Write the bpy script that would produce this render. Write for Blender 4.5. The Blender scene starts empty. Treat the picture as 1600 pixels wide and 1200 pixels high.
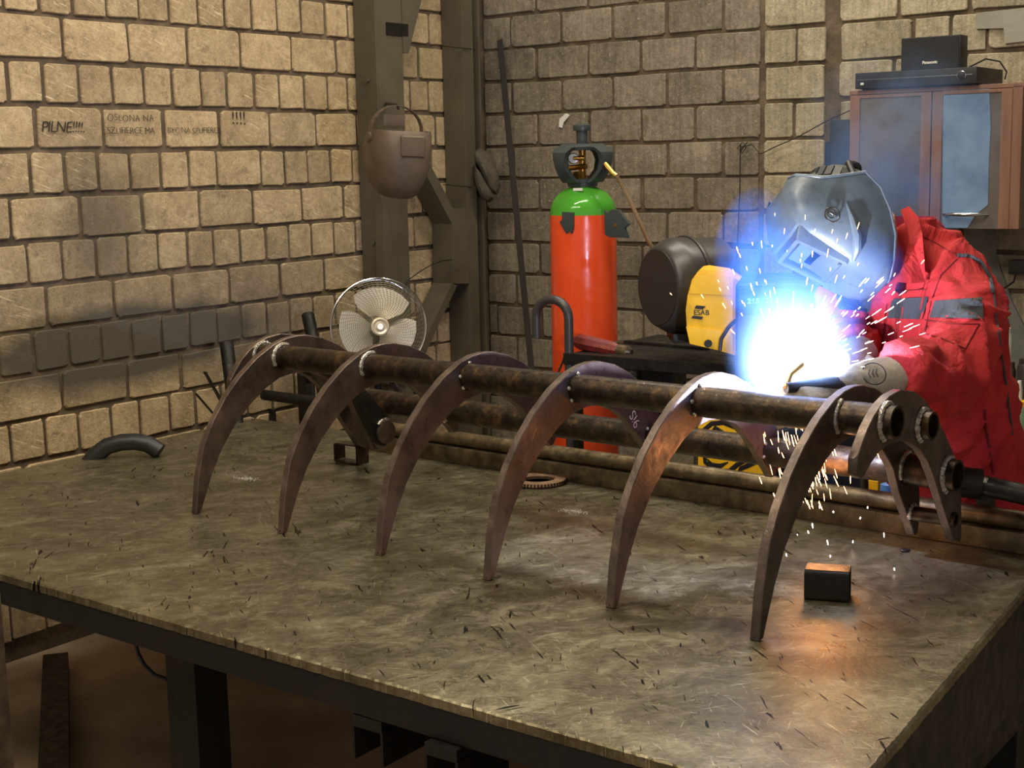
import bpy, bmesh, math, random
from mathutils import Vector, Matrix, noise
from mathutils.bvhtree import BVHTree
random.seed(7)
SC = bpy.context.scene
COL = SC.collection
V = Vector
# ------------------------------------------------------------------ camera
FPX = 2218.0
CAM = V((0, 0, 1.65))
yaw, pit, rol = map(math.radians, (-35.999, -8.8957, -1.257))
_f = V((math.sin(yaw)*math.cos(pit), math.cos(yaw)*math.cos(pit), math.sin(pit)))
_r = V((math.cos(yaw), -math.sin(yaw), 0))
_u = _r.cross(_f)
RR = math.cos(rol)*_r + math.sin(rol)*_u
UU = -math.sin(rol)*_r + math.cos(rol)*_u
FF = _f
cam_d = bpy.data.cameras.new('camera'); cam = bpy.data.objects.new('camera', cam_d); COL.objects.link(cam)
cam_d.sensor_width = 36; cam_d.lens = 36*FPX/1600; cam_d.clip_start = .02; cam_d.clip_end = 60
cam.matrix_world = Matrix(((RR.x, UU.x, -FF.x, CAM.x), (RR.y, UU.y, -FF.y, CAM.y), (RR.z, UU.z, -FF.z, CAM.z), (0, 0, 0, 1)))
SC.camera = cam
# survey helpers: turn measured directions into metres
def ray(x, y): return RR*((x-800)/FPX) + UU*(-(y-600)/FPX) + FF
def at(x, y, d): return CAM + ray(x, y)*d
def onY(x, y, Y): r = ray(x, y); return CAM + r*(Y/r.y)
def onX(x, y, X): r = ray(x, y); return CAM + r*(X/r.x)
def onZ(x, y, z): r = ray(x, y); return CAM + r*((z-1.65)/r.z)
def prj(P):
    q = P-CAM; d = q.dot(FF); return 800+FPX*q.dot(RR)/d, 600-FPX*q.dot(UU)/d
def solve(f, px, a, b):
    for _ in range(40):
        m = (a+b)/2
        if prj(f(m))[0] < px: a = m
        else: b = m
    return (a+b)/2
# ------------------------------------------------------------------ world, lights, exposure
SC.view_settings.view_transform = 'Standard'; SC.view_settings.look = 'None'
SC.view_settings.gamma = 1; SC.view_settings.exposure = 0.0; SC.view_settings.use_curve_mapping = False
W = bpy.data.worlds.new('world'); SC.world = W; W.use_nodes = True
W.node_tree.nodes['Background'].inputs[0].default_value = (1.0, .93, .83, 1)
W.node_tree.nodes['Background'].inputs[1].default_value = .42
ARC = V((-1.318, 2.842, 1.172))
def area(name, loc, tgt, sx, sy, power, col):
    l = bpy.data.lights.new(name, 'AREA'); l.shape = 'RECTANGLE'; l.size = sx; l.size_y = sy; l.energy = power; l.color = col
    o = bpy.data.objects.new(name, l); COL.objects.link(o); o.location = loc
    o.rotation_euler = (V(tgt)-V(loc)).to_track_quat('-Z', 'Y').to_euler(); return o
area('ceiling_lamp_light', (-2.3, 2.68, 3.72), (-2.35, 2.72, 0), 2.4, .14, 62, (1, .90, .72))
area('ceiling_lamp_light', (-2.6, .4, 3.72), (-3.0, 1.4, 0), 2.4, .2, 60, (1, .88, .68))
area('ceiling_lamp_light', (-2.4, 4.75, 3.72), (-2.0, 3.6, 0), 2.4, .2, 60, (1, .92, .76))
def point(name, loc, power, col, rad):
    l = bpy.data.lights.new(name, 'POINT'); l.energy = power; l.color = col; l.shadow_soft_size = rad
    o = bpy.data.objects.new(name, l); COL.objects.link(o); o.location = loc; return o
point('arc_light', ARC, 104, (.58, .66, 1.0), .012)
point('spatter_light', ARC+V((.02, .16, -.24)), 1.5, (1, .42, .14), .05)
# ------------------------------------------------------------------ node helpers
class N:
    def __init__(s, name):
        s.m = bpy.data.materials.new(name); s.m.use_nodes = True; s.t = s.m.node_tree
        s.b = s.t.nodes['Principled BSDF']; s.out = s.t.nodes['Material Output']
    def n(s, typ, **k):
        x = s.t.nodes.new(typ)
        for a, b in k.items(): setattr(x, a, b)
        return x
    def l(s, a, b): s.t.links.new(a, b)
    def co(s, kind='Object', scale=(1, 1, 1), rot=(0, 0, 0), loc=(0, 0, 0)):
        if kind == 'World': src = s.n('ShaderNodeNewGeometry').outputs['Position']
        else: src = s.n('ShaderNodeTexCoord').outputs[kind]
        if any(rot):
            m0 = s.n('ShaderNodeMapping'); m0.inputs['Rotation'].default_value = rot; s.l(src, m0.inputs[0]); src = m0.outputs[0]
        m = s.n('ShaderNodeMapping'); m.inputs['Scale'].default_value = scale; m.inputs['Location'].default_value = loc
        s.l(src, m.inputs[0]); return m.outputs[0]
    def noise(s, vec, scale, detail=4, rough=.55, dist=0):
        x = s.n('ShaderNodeTexNoise'); x.inputs['Scale'].default_value = scale; x.inputs['Detail'].default_value = detail
        x.inputs['Roughness'].default_value = rough; x.inputs['Distortion'].default_value = dist; s.l(vec, x.inputs['Vector']); return x.outputs[0]
    def ramp(s, fac, stops):
        x = s.n('ShaderNodeValToRGB'); e = x.color_ramp.elements
        while len(e) < len(stops): e.new(.5)
        for i, (p, c) in enumerate(stops):
            e[i].position = p; e[i].color = (*c, 1) if not isinstance(c, (int, float)) else (c, c, c, 1)
        s.l(fac, x.inputs[0]); return x.outputs[0]
    def mix(s, fac, a, b, mode='MIX'):
        x = s.n('ShaderNodeMix', data_type='RGBA', blend_type=mode)
        for i, v in ((0, fac), (6, a), (7, b)):
            if isinstance(v, (int, float)): x.inputs[i].default_value = v if i == 0 else (v, v, v, 1)
            elif isinstance(v, tuple): x.inputs[i].default_value = (*v, 1)
            else: s.l(v, x.inputs[i])
        return x.outputs[2]
    def math(s, op, a, b=0, c=None):
        x = s.n('ShaderNodeMath', operation=op)
        for i, v in enumerate((a, b, c)):
            if v is None: continue
            if isinstance(v, (int, float)): x.inputs[i].default_value = v
            else: s.l(v, x.inputs[i])
        return x.outputs[0]
    def bump(s, h, strength=.3, dist=.01):
        x = s.n('ShaderNodeBump'); x.inputs['Strength'].default_value = strength; x.inputs['Distance'].default_value = dist
        s.l(h, x.inputs['Height']); s.l(x.outputs[0], s.b.inputs['Normal'])
    def set(s, **k):
        for a, v in k.items():
            i = s.b.inputs[a.replace('_', ' ')]
            if isinstance(v, (int, float)): i.default_value = v
            elif isinstance(v, tuple): i.default_value = (*v, 1) if len(v) == 3 else v
            else: s.l(v, i)
        return s
def srgb(r, g, b):
    return tuple(((c/255+.055)/1.055)**2.4 if c > 10 else c/255/12.92 for c in (r, g, b))
def grimy(name, c1, c2, scale=12, rough=.5, metal=0, bump=.15, bscale=60, c3=None, kind='Object', stretch=(1, 1, 1), rvar=.15):
    s = N(name); v = s.co(kind, stretch)
    f = s.noise(v, scale, 6, .6)
    st = [(.3, c1), (.7, c2)] if c3 is None else [(.3, c1), (.55, c2), (.72, c3)]
    s.set(Base_Color=s.ramp(f, st), Metallic=metal)
    f2 = s.noise(v, scale*3.1, 4)
    s.set(Roughness=s.ramp(f2, [(.3, max(.03, rough-rvar)), (.7, min(1, rough+rvar))]))
    if bump: s.bump(s.noise(v, bscale, 5, .6), bump, .004)
    return s.m
def plain(name, c, rough=.5, metal=0, **k):
    s = N(name); s.set(Base_Color=c, Roughness=rough, Metallic=metal)
    v = s.co('Object'); s.bump(s.noise(v, 90, 3), .05, .002)
    s.set(**k); return s.m
def glow(name, c, strength):
    s = N(name); s.set(Base_Color=c, Emission_Color=c, Emission_Strength=strength); return s.m
# ------------------------------------------------------------------ mesh builder
class MB:
    def __init__(s): s.v = []; s.f = []
    def add(s, vs, fs):
        o = len(s.v); s.v += [V(a) for a in vs]; s.f += [tuple(i+o for i in f) for f in fs]; return s
    def box(s, c, size, ax=None):
        ax = ax or (V((1, 0, 0)), V((0, 1, 0)), V((0, 0, 1))); c = V(c)
        vs = [c+ax[0]*(i*size[0]/2)+ax[1]*(j*size[1]/2)+ax[2]*(k*size[2]/2) for k in (-1, 1) for j in (-1, 1) for i in (-1, 1)]
        return s.add(vs, [(0, 2, 3, 1), (4, 5, 7, 6), (0, 1, 5, 4), (2, 6, 7, 3), (0, 4, 6, 2), (1, 3, 7, 5)])
    def bb(s, a, b): a = V(a); b = V(b); return s.box((a+b)/2, [abs(x) for x in (b-a)])
    def rings(s, rs, cap=True, closed=False):
        n = len(rs[0]); o = len(s.v)
        for r in rs: s.v += [V(p) for p in r]
        m = len(rs)
        for i in range(m if closed else m-1):
            for j in range(n):
                a = o+i*n+j; b = o+i*n+(j+1) % n; i2 = (i+1) % m
                s.f.append((a, b, o+i2*n+(j+1) % n, o+i2*n+j))
        if cap and not closed:
            s.f.append(tuple(o+j for j in reversed(range(n)))); s.f.append(tuple(o+(m-1)*n+j for j in range(n)))
        return s
    def tube(s, pts, r, n=12, cap=True, flat=None):
        pts = [V(p) for p in pts]; rs = []
        rad = r if isinstance(r, (list, tuple)) else [r]*len(pts)
        t0 = (pts[1]-pts[0]).normalized(); x = t0.orthogonal().normalized()
        for i, p in enumerate(pts):
            a = pts[max(i-1, 0)]; b = pts[min(i+1, len(pts)-1)]; t = (b-a).normalized()
            x = (x-t*x.dot(t)).normalized(); y = t.cross(x)
            rs.append([p+(x*math.cos(k*2*math.pi/n)+y*math.sin(k*2*math.pi/n))*rad[i] for k in range(n)])
        return s.rings(rs, cap)
    def cyl(s, a, b, r, n=20, r2=None): return s.tube([a, b], [r, r if r2 is None else r2], n)
    def pipe(s, a, b, ro, ri, n=24):
        a = V(a); b = V(b); t = (b-a).normalized(); x = t.orthogonal().normalized(); y = t.cross(x)
        def R(p, r): return [p+(x*math.cos(k*2*math.pi/n)+y*math.sin(k*2*math.pi/n))*r for k in range(n)]
        return s.rings([R(a, ri), R(a, ro), R(b, ro), R(b, ri)], closed=True)
    def prism(s, poly, fr, t0, t1):
        """poly (a,b) in the plane of frame fr=(origin, A, B, T); extruded t0..t1 along T"""
        o, A, B, T = fr; n = len(poly)
        lo = [o+A*a+B*b+T*t0 for a, b in poly]; hi = [o+A*a+B*b+T*t1 for a, b in poly]
        return s.add(lo+hi, [tuple(range(n))[::-1], tuple(range(n, 2*n))] + [(i, (i+1) % n, n+(i+1) % n, n+i) for i in range(n)])
    def lathe(s, prof, c, ax=V((0, 0, 1)), n=32):
        c = V(c); ax = V(ax).normalized(); x = ax.orthogonal().normalized(); y = ax.cross(x)
        return s.rings([[c+ax*h+(x*math.cos(k*2*math.pi/n)+y*math.sin(k*2*math.pi/n))*max(r, 1e-4) for k in range(n)] for r, h in prof])
    def ball(s, c, r, n=12, ax=(1, 1, 1)):
        c = V(c); rs = []
        for i in range(n//2+1):
            ph = math.pi*(i/(n//2))*.998+.003
            rs.append([c+V((ax[0]*r*math.sin(ph)*math.cos(k*2*math.pi/n), ax[1]*r*math.sin(ph)*math.sin(k*2*math.pi/n), -ax[2]*r*math.cos(ph))) for k in range(n)])
        return s.rings(rs)
    def torus(s, c, ax, R, r, n=40, m=8, ux=None, k=(1, 1)):
        c = V(c); ax = V(ax).normalized(); x = V(ux) if ux else ax.orthogonal().normalized(); y = ax.cross(x); rs = []
        for i in range(n):
            a = i*2*math.pi/n; d = x*math.cos(a)*k[0]+y*math.sin(a)*k[1]; dn = d.normalized()
            rs.append([c+d*R+(dn*math.cos(j*2*math.pi/m)+ax*math.sin(j*2*math.pi/m))*r for j in range(m)])
        return s.rings(rs, closed=True)
    def build(s, name, mat, parent=None, smooth=True, bevel=0, base=None, seg=2, fixn=True):
        root = parent
        while root is not None and root.parent is not None: root = root.parent
        off = V(root['_base']) if root is not None and '_base' in root else (V(base) if base is not None else V((0, 0, 0)))
        me = bpy.data.meshes.new(name); me.from_pydata([tuple(p-off) for p in s.v], [], s.f)
        bm = bmesh.new(); bm.from_mesh(me)
        if fixn: bmesh.ops.recalc_face_normals(bm, faces=bm.faces)
        if bevel:
            es = [e for e in bm.edges if len(e.link_faces) == 2 and e.calc_face_angle(0) > .6]
            if es: bmesh.ops.bevel(bm, geom=es, offset=bevel, segments=seg, affect='EDGES', profile=.7, clamp_overlap=True)
        bm.to_mesh(me); bm.free()
        if smooth:
            for p in me.polygons: p.use_smooth = True
            try: me.set_sharp_from_angle(angle=math.radians(38))
            except Exception: pass
        me.materials.append(mat)
        o = bpy.data.objects.new(name, me); COL.objects.link(o)
        if parent is not None: o.parent = parent
        elif base is not None: o.location = off; o['_base'] = tuple(off)
        return o
def thing(name, label, cat, base, group=None):
    o = bpy.data.objects.new(name, None); COL.objects.link(o); o.location = base; o['_base'] = tuple(base); o.empty_display_size = .05
    return tag(o, label, cat, group)
def tag(o, label=None, cat=None, group=None, kind=None):
    if label: o['label'] = label
    if cat: o['category'] = cat
    if group: o['group'] = group
    if kind: o['kind'] = kind
    return o
def text_mesh(name, body, size, origin, right, up, mat, parent=None, ext=.0006, shear=0, space=1.0, bold=0, align='LEFT'):
    cu = bpy.data.curves.new(name, 'FONT'); cu.body = body; cu.size = size; cu.extrude = ext; cu.shear = shear; cu.space_character = space; cu.offset = bold
    cu.align_x = align
    t = bpy.data.objects.new(name, cu); COL.objects.link(t); bpy.context.view_layer.update()
    me = bpy.data.meshes.new_from_object(t.evaluated_get(bpy.context.evaluated_depsgraph_get()))
    bpy.data.objects.remove(t)
    right = V(right).normalized(); up = V(up).normalized(); nn = right.cross(up)
    off = V((0, 0, 0)); root = parent
    while root is not None and root.parent is not None: root = root.parent
    if root is not None and '_base' in root: off = V(root['_base'])
    for v in me.vertices:
        c = v.co; v.co = V(origin)-off+right*c.x+up*c.y+nn*c.z
    me.name = name; me.materials.clear(); me.materials.append(mat)
    o = bpy.data.objects.new(name, me); COL.objects.link(o)
    if parent is not None: o.parent = parent
    return o
# ------------------------------------------------------------------ materials
def brick_mat(name, cols, dirt):
    s = N(name); w = s.co('World'); r = s.n('ShaderNodeObjectInfo').outputs['Random']
    base = s.ramp(s.mix(.5, s.noise(w, 7, 6, .7), s.noise(w, 45, 5, .75)), [(.34, cols[0]), (.5, cols[1]), (.64, cols[2])])
    var = s.ramp(r, [(0, .78), (1, 1.14)])
    c = s.mix(1, base, var, 'MULTIPLY')
    sp = s.ramp(s.noise(w, 130, 4, .8), [(.36, .45), (.46, 1)]); c = s.mix(.7, c, sp, 'MULTIPLY')
    c = s.mix(s.ramp(s.noise(w, 95, 4, .8), [(.60, 0.), (.66, .55)]), c, srgb(224, 208, 176))
    c = s.mix(s.ramp(s.noise(w, 13, 6, .8), [(.56, 0.), (.66, .6)]), c, srgb(104, 88, 66))
    if dirt == 'left':
        # pale scratch strokes and the grey sprayed patch near the table
        sc = s.noise(s.co('World', (1, 2.2, 34), (0.35, 0, 0)), 5, 5, .7)
        m2 = s.ramp(s.noise(w, 2.3, 2), [(.46, 0.), (.58, 1.)])
        c = s.mix(s.math('MULTIPLY', s.ramp(sc, [(.595, 0.), (.625, .8)]), m2), c, srgb(226, 205, 165))
        pos = s.n('ShaderNodeSeparateXYZ'); s.l(s.n('ShaderNodeNewGeometry').outputs['Position'], pos.inputs[0])
        wob = s.math('MULTIPLY', s.math('SUBTRACT', s.noise(w, 3.5, 5), .5), .42)
        def blob(y, z, ry, rz, soft):
            dy = s.math('DIVIDE', s.math('SUBTRACT', pos.outputs[1], y), ry); dz = s.math('DIVIDE', s.math('SUBTRACT', pos.outputs[2], z), rz)
            d = s.math('ADD', s.math('SQRT', s.math('ADD', s.math('MULTIPLY', dy, dy), s.math('MULTIPLY', dz, dz))), wob)
            return s.ramp(d, [(1-soft, 1.), (1.0, 0.)])
        b = s.math('MAXIMUM', blob(3.35, 1.03, .85, .20, .4), s.math('MULTIPLY', blob(3.2, 1.42, .34, .42, .8), .7))
        b = s.math('MAXIMUM', b, s.math('MULTIPLY', blob(3.9, 1.0, .6, .26, .7), .75))
        b = s.math('MAXIMUM', b, s.math('MULTIPLY', blob(3.45, 1.15, 1.6, .38, .9), .45))
        c = s.mix(s.math('MULTIPLY', b, .95), c, srgb(76, 71, 61))
    else:
        st = s.noise(s.co('World', (26, 26, 1.2)), 3, 4)
        c = s.mix(.55, c, s.ramp(st, [(.38, .72), (.6, 1.08)]), 'MULTIPLY')
        pos = s.n('ShaderNodeSeparateXYZ'); s.l(s.n('ShaderNodeNewGeometry').outputs['Position'], pos.inputs[0])
        c = s.mix(s.ramp(pos.outputs[2], [(.35, .55), (.62, 0.)]) if 0 else .0, c, c)
    s.set(Base_Color=c, Roughness=.9)
    h = s.mix(.5, s.noise(w, 24, 6, .7), s.noise(w, 120, 4, .7)); s.bump(h, .5, .009)
    return s.m
M = {}
M['brick_l'] = brick_mat('sand_lime_brick', [srgb(142, 122, 92), srgb(176, 153, 116), srgb(200, 178, 140)], 'left')
M['brick_b'] = brick_mat('grey_tan_brick', [srgb(102, 93, 81), srgb(134, 123, 106), srgb(160, 147, 126)], 'back')
M['brick_p'] = brick_mat('pilaster_brick', [srgb(134, 124, 102), srgb(166, 155, 130), srgb(190, 178, 152)], 'back')
M['mortar'] = grimy('rough_mortar', srgb(66, 56, 44), srgb(98, 84, 65), 11, .95, 0, .9, 40, srgb(124, 108, 86), 'World')
M['concrete'] = grimy('dirty_floor', srgb(118, 98, 78), srgb(160, 138, 112), 2.2, .55, 0, .3, 30, srgb(190, 168, 140), 'World')
M['ceiling'] = grimy('sooty_ceiling', srgb(110, 100, 84), srgb(140, 128, 106), 3, .9, 0, .2)
M['steel_paint'] = grimy('grey_green_paint', srgb(74, 66, 52), srgb(92, 84, 66), 3.5, .6, 0, .12, 40, None, 'World')
M['tine'] = grimy('mill_scale_steel', srgb(72, 62, 54), srgb(104, 89, 79), 13, .40, .55, .22, 130, srgb(124, 106, 92))
M['pipe'] = grimy('rusty_pipe_steel', srgb(34, 28, 23), srgb(66, 54, 42), 26, .40, .7, .2, 110, srgb(112, 86, 54), 'Object', (1, 1, 1))
M['weld'] = grimy('weld_bead', srgb(150, 140, 130), srgb(215, 210, 200), 60, .3, .8, .5, 240)
M['rail'] = grimy('flat_steel_rail', srgb(70, 60, 46), srgb(112, 98, 74), 22, .4, .7, .2, 120, srgb(142, 126, 98), 'Object')
M['black'] = plain('black_plastic', srgb(30, 30, 31), .45)
M['drum'] = plain('drum_plastic', srgb(58, 54, 52), .38)
M['dark'] = grimy('dark_steel', srgb(22, 20, 18), srgb(40, 35, 30), 14, .5, .4, .2)
M['frame'] = grimy('table_frame_steel', srgb(9, 8, 7), srgb(17, 14, 12), 6, .6, .0, .2)
M['chrome'] = plain('chrome', srgb(200, 200, 200), .2, 1)
M['brass'] = plain('brass', srgb(196, 150, 80), .28, 1)
M['white'] = plain('white_paint', srgb(228, 226, 218), .5)
M['green'] = grimy('green_enamel', srgb(70, 152, 44), srgb(84, 168, 52), 5, .22, 0, .03)
M['orange'] = grimy('orange_enamel', srgb(226, 72, 30), srgb(240, 86, 38), 5, .24, 0, .03)
M['graphite'] = plain('graphite_plastic', srgb(58, 64, 64), .33)
M['yellow'] = grimy('yellow_panel', srgb(226, 168, 20), srgb(246, 192, 34), 4, .45, 0, .05, 40, srgb(178, 130, 26))
M['navy'] = grimy('navy_panel', srgb(20, 30, 52), srgb(30, 44, 78), 6, .5)
M['ink'] = plain('ink', srgb(22, 20, 20), .6)
M['wood'] = grimy('cherry_frame', srgb(120, 86, 70), srgb(150, 112, 92), 5, .45, 0, .05, 40, None, 'Object', (6, 6, .8))
M['panel'] = grimy('grey_panel', srgb(92, 84, 80), srgb(118, 110, 106), 5, .35, 0, .05)
M['film'] = grimy('blue_film', srgb(96, 128, 168), srgb(134, 166, 204), 7, .3, 0, .2, 14)
M['rust_red'] = grimy('dirty_red_plastic', srgb(84, 26, 22), srgb(128, 40, 34), 22, .5)
M['leather'] = grimy('grey_leather', srgb(132, 124, 112), srgb(176, 168, 150), 22, .8, 0, .5, 90, srgb(108, 100, 92))
M['leather_pale'] = grimy('pale_leather', srgb(170, 166, 156), srgb(214, 210, 198), 22, .8, 0, .5, 90)
M['skin'] = grimy('skin', srgb(176, 122, 98), srgb(196, 142, 116), 20, .5, 0, .1)
M['hair'] = grimy('dark_hair', srgb(34, 28, 24), srgb(58, 46, 38), 50, .6, 0, .4, 200)
M['mask'] = grimy('helmet_shell', srgb(70, 82, 94), srgb(98, 110, 122), 9, .36, .0, .12, 60, srgb(114, 126, 136))
M['maskold'] = grimy('old_brown_mask', srgb(78, 64, 50), srgb(104, 88, 70), 8, .6, 0, .2)
M['glassdark'] = plain('dark_lens', srgb(16, 24, 40), .08)
def cloth(name, c1, c2, c3):
    s = N(name); v = s.co('World')
    s.set(Base_Color=s.ramp(s.noise(v, 7, 5, .6), [(.3, c1), (.55, c2), (.75, c3)]), Roughness=.85)
    f = s.noise(s.co('World', (1, 1, .6)), 8, 4, .5, 2.2); g = s.noise(v, 700, 2)
    s.bump(s.mix(.05, f, g), .85, .04); return s.m
M['red'] = cloth('red_workwear', srgb(172, 30, 36), srgb(198, 42, 44), srgb(210, 58, 54))
M['greycloth'] = cloth('grey_workwear', srgb(58, 60, 62), srgb(70, 72, 74), srgb(82, 84, 84))
def table_mat():
    s = N('worn_steel_plate'); w = s.co('World')
    big = s.noise(w, 1.6, 5, .6, .6); mid = s.noise(s.co('World', (1.0, .7, 1), (0, 0, .5)), 6, 9, .78, 1.2)
    mid2 = s.noise(s.co('World', (1.0, .7, 1), (0, 0, .6)), 24, 9, .85, .9); mm = s.mix(.42, mid, mid2)
    c = s.ramp(mm, [(.36, srgb(62, 57, 46)), (.50, srgb(120, 113, 90)), (.64, srgb(186, 178, 150))])
    c = s.mix(.35, c, s.ramp(big, [(.38, srgb(84, 72, 50)), (.60, srgb(160, 152, 122))]), 'MIX')
    tot = None; dk = None
    for i, (a, sc, th) in enumerate(((.6, 7, .68), (-.35, 12, .675), (.9, 14, .675), (2.2, 8, .69), (1.3, 11, .685))):
        f = s.noise(s.co('World', (1, 22, 1), (0, 0, a), (i*3.1, i, 0)), sc, 3, .6)
        k = s.ramp(f, [(th-.005, 0.), (th+.012, 1.)]); tot = k if tot is None else s.math('MAXIMUM', tot, k)
    for i, (a, sc, th) in enumerate(((.95, 10, .715), (.65, 9, .71), (-1.0, 8, .74))):
        f = s.noise(s.co('World', (1, 9, 1), (0, 0, a), (i*5.3, i+9, 0)), sc, 2, .5)
        k = s.ramp(f, [(th-.01, 0.), (th+.005, 1.)]); dk = k if dk is None else s.math('MAXIMUM', dk, k)
    c = s.mix(s.math('MULTIPLY', tot, .5), c, srgb(212, 206, 178)); c = s.mix(dk, c, srgb(22, 18, 14))
    rg = s.ramp(s.mix(.6, s.noise(w, 6, 7, .7), mid2), [(.36, .20), (.62, .46)])
    s.set(Base_Color=c, Metallic=.8, Roughness=rg)
    h = s.mix(.5, mid, s.noise(w, 55, 6, .75)); h = s.mix(dk, h, 0.); s.bump(h, .35, .008); return s.m
M['table'] = table_mat()
# ================================================================== STRUCTURE
XL, YB = -4.13, 5.51
def struct(o): o['kind'] = 'structure'; return o
struct(MB().bb((-4.4, -1.5, -.12), (3.2, 5.8, 0)).build('floor', M['concrete'], smooth=False))
struct(MB().bb((-4.4, -1.5, 3.9), (3.2, 5.8, 4.0)).build('ceiling', M['ceiling'], smooth=False))
wl = struct(MB().bb((-4.4, -1.5, 0), (XL-.004, 5.8, 3.9)).build('wall_left', M['mortar'], smooth=False))
wb = struct(MB().bb((XL-.004, YB+.004, 0), (3.2, 5.8, 3.9)).build('wall_back', M['mortar'], smooth=False))
# bricks: rounded blocks standing proud of the joints, one object each
def brick_mesh(name, mat, nrm, seed, asp):
    rnd = random.Random(seed); n = 16; ring = []
    for k in range(n):
        a = (k+.5)*2*math.pi/n; c, s_ = math.cos(a), math.sin(a); e = .10 if asp > 1.5 else .15
        x = math.copysign(abs(c)**e, c)*.5; y = math.copysign(abs(s_)**.14, s_)*.5
        ring.append((x*(1+rnd.uniform(-.05, .02)/asp**.5), y*(1+rnd.uniform(-.075, .03))))
    def P(x, y, d): return (d, x, y) if nrm == 'x' else (x, -d, y)
    ctr = (rnd.uniform(-.1, .1), rnd.uniform(-.1, .1))
    rs = [[P(x, y, -.004) for x, y in ring], [P(x, y, .0035) for x, y in ring], [P(x*(.972 if asp > 1.5 else .95), y*.955, .0075) for x, y in ring]]
    m = MB(); m.rings(rs, cap=False)
    m.f.append(tuple(range(2*n, 3*n)))
    me = bpy.data.meshes.new(name); me.from_pydata([tuple(v) for v in m.v], [], m.f)
    bm = bmesh.new(); bm.from_mesh(me); bmesh.ops.recalc_face_normals(bm, faces=bm.faces)
    bm.to_mesh(me); bm.free(); me.materials.append(mat)
    # outward orientation check on the front fan
    p = me.polygons[-1].normal; want = V((1, 0, 0)) if nrm == 'x' else V((0, -1, 0))
    if p.dot(want) < 0: me.flip_normals()
    return me
BL = {k: [brick_mesh('brick', M['brick_l'], 'x', i*7+k, 1.9 if k else 1) for i in range(7)] for k in (0, 1)}
BK = [brick_mesh('brick', M['brick_b'], 'y', i*5+90, 1.9) for i in range(7)]
BP = [brick_mesh('brick', M['brick_p'], 'y', i*5+190, 1.9) for i in range(7)]
rnd = random.Random(3)
far_l = []; far_b = []
cnt = [0, 0]
def place(me, loc, sx, sz, parent, which):
    o = bpy.data.objects.new('brick', me); COL.objects.link(o); o.location = loc; o.parent = parent
    o.scale = (1, sx, sz) if which == 0 else (sx, 1, sz); cnt[which] += 1
def zrow(i): return 1.722+.15*i
ROWS = {3: [58, 112, 164.5, 215, 262, 308, 350, 392, 431, 470, 507.5, 542], 2: [98, 200, 292, 374.5, 454, 525],
 1: [12, 68, 122.5, 175, 224, 269.5, 313, 354, 397, 436, 474, 511, 542], 0: [55, 161, 255, 343, 420, 493],
 -1: [47, 101, 153, 203, 250, 295, 338, 407, 444.5, 479.5, 516, 550], -2: [17, 124, 222, 311.5, 394, 471, 537],
 -3: [42, 97, 150, 199.5, 247, 292, 334, 374.5, 415, 451.5, 486.5, 521.5], -4: [73.5, 177, 269.5, 357, 437.5, 506],
 -5: [52.5, 107, 156, 205, 251, 294, 338, 377, 416.5, 453, 488, 523], -6: [96, 198, 283, 353], -7: [16, 70, 122.5, 174, 219, 264, 306]}
wlv = {}
for i in range(-11, 9):
    z = zrow(i)+.075; st = (i % 2 == 0); pitch = .268 if st else .136
    J = [solve(lambda y: V((XL, y, z)), px, .5, 5.6) for px in ROWS.get(i, [])] or [3.0+(.09 if st else .02)*((i*37) % 5)/3]
    while J[0] > 2.2: J.insert(0, J[0]-pitch*rnd.uniform(.96, 1.05))
    while J[-1] < YB-.02: J.append(J[-1]+pitch*rnd.uniform(.94, 1.05))
    J[-1] = YB
    for a, b in zip(J, J[1:]):
        gap = rnd.uniform(.008, .018); zh = .15-rnd.uniform(.010, .018)
        if b-a-gap < .02 or a > 5.22: continue
        k = 1 if b-a > .19 else 0
        loc = (XL-.002+rnd.uniform(-.002, .003), (a+b)/2, z+rnd.uniform(-.003, .003))
        y_, _ = prj(V(loc)); vis = -120 < y_ < 760 and -9 <= i <= 6
        if vis and cnt[0] < 300: place(rnd.choice(BL[k]), loc, b-a-gap, zh, wl, 0)
        else: far_l.append((loc, b-a-gap, zh))
PJ = {1: [803, 880, 959.5, 1043, 1131], 0: [842, 922, 1003, 1087]}
def bx(px, z): return solve(lambda x: V((x, YB, z)), px, -5, 1)
for i in range(-11, 9):
    z = zrow(i)+.075; odd = i % 2
    J = [bx(px, 1.65) for px in PJ[odd]]
    while J[0] > XL+.05: J.insert(0, J[0]-.264*rnd.uniform(.97, 1.03))
    J[0] = XL
    xp0, xp1 = bx(1193, 1.8), bx(1291, 1.8); J.append(xp0-.012 if odd else xp0-.012)
    segs = [(a, b, BK) for a, b in zip(J, J[1:]) if b-a > .04]
    if odd: segs.append((xp0, xp1, BP))
    else: m_ = xp0+(xp1-xp0)*rnd.uniform(.42, .55); segs += [(xp0, m_, BP), (m_, xp1, BP)]
    x = xp1+.052 + (.0 if odd else -.0); first = .24 if odd else .30
    while x < 2.9:
        w_ = first*rnd.uniform(.95, 1.05); segs.append((x, x+w_, BP)); x += w_; first = .272 if rnd.random() < .8 else .14
    for a, b, ms in segs:
        gap = rnd.uniform(.007, .015); zh = .15-rnd.uniform(.009, .016)
        if b-a-gap < .02: continue
        loc = ((a+b)/2, YB+.002+rnd.uniform(-.003, .002), z+rnd.uniform(-.003, .003))
        x_, _ = prj(V(loc)); vis = 700 < x_ < 1680 and -8 <= i <= 6
        if vis and cnt[1] < 300: place(rnd.choice(ms), loc, b-a-gap, zh, wb, 1)
        else: far_b.append((loc, b-a-gap, zh))
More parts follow.
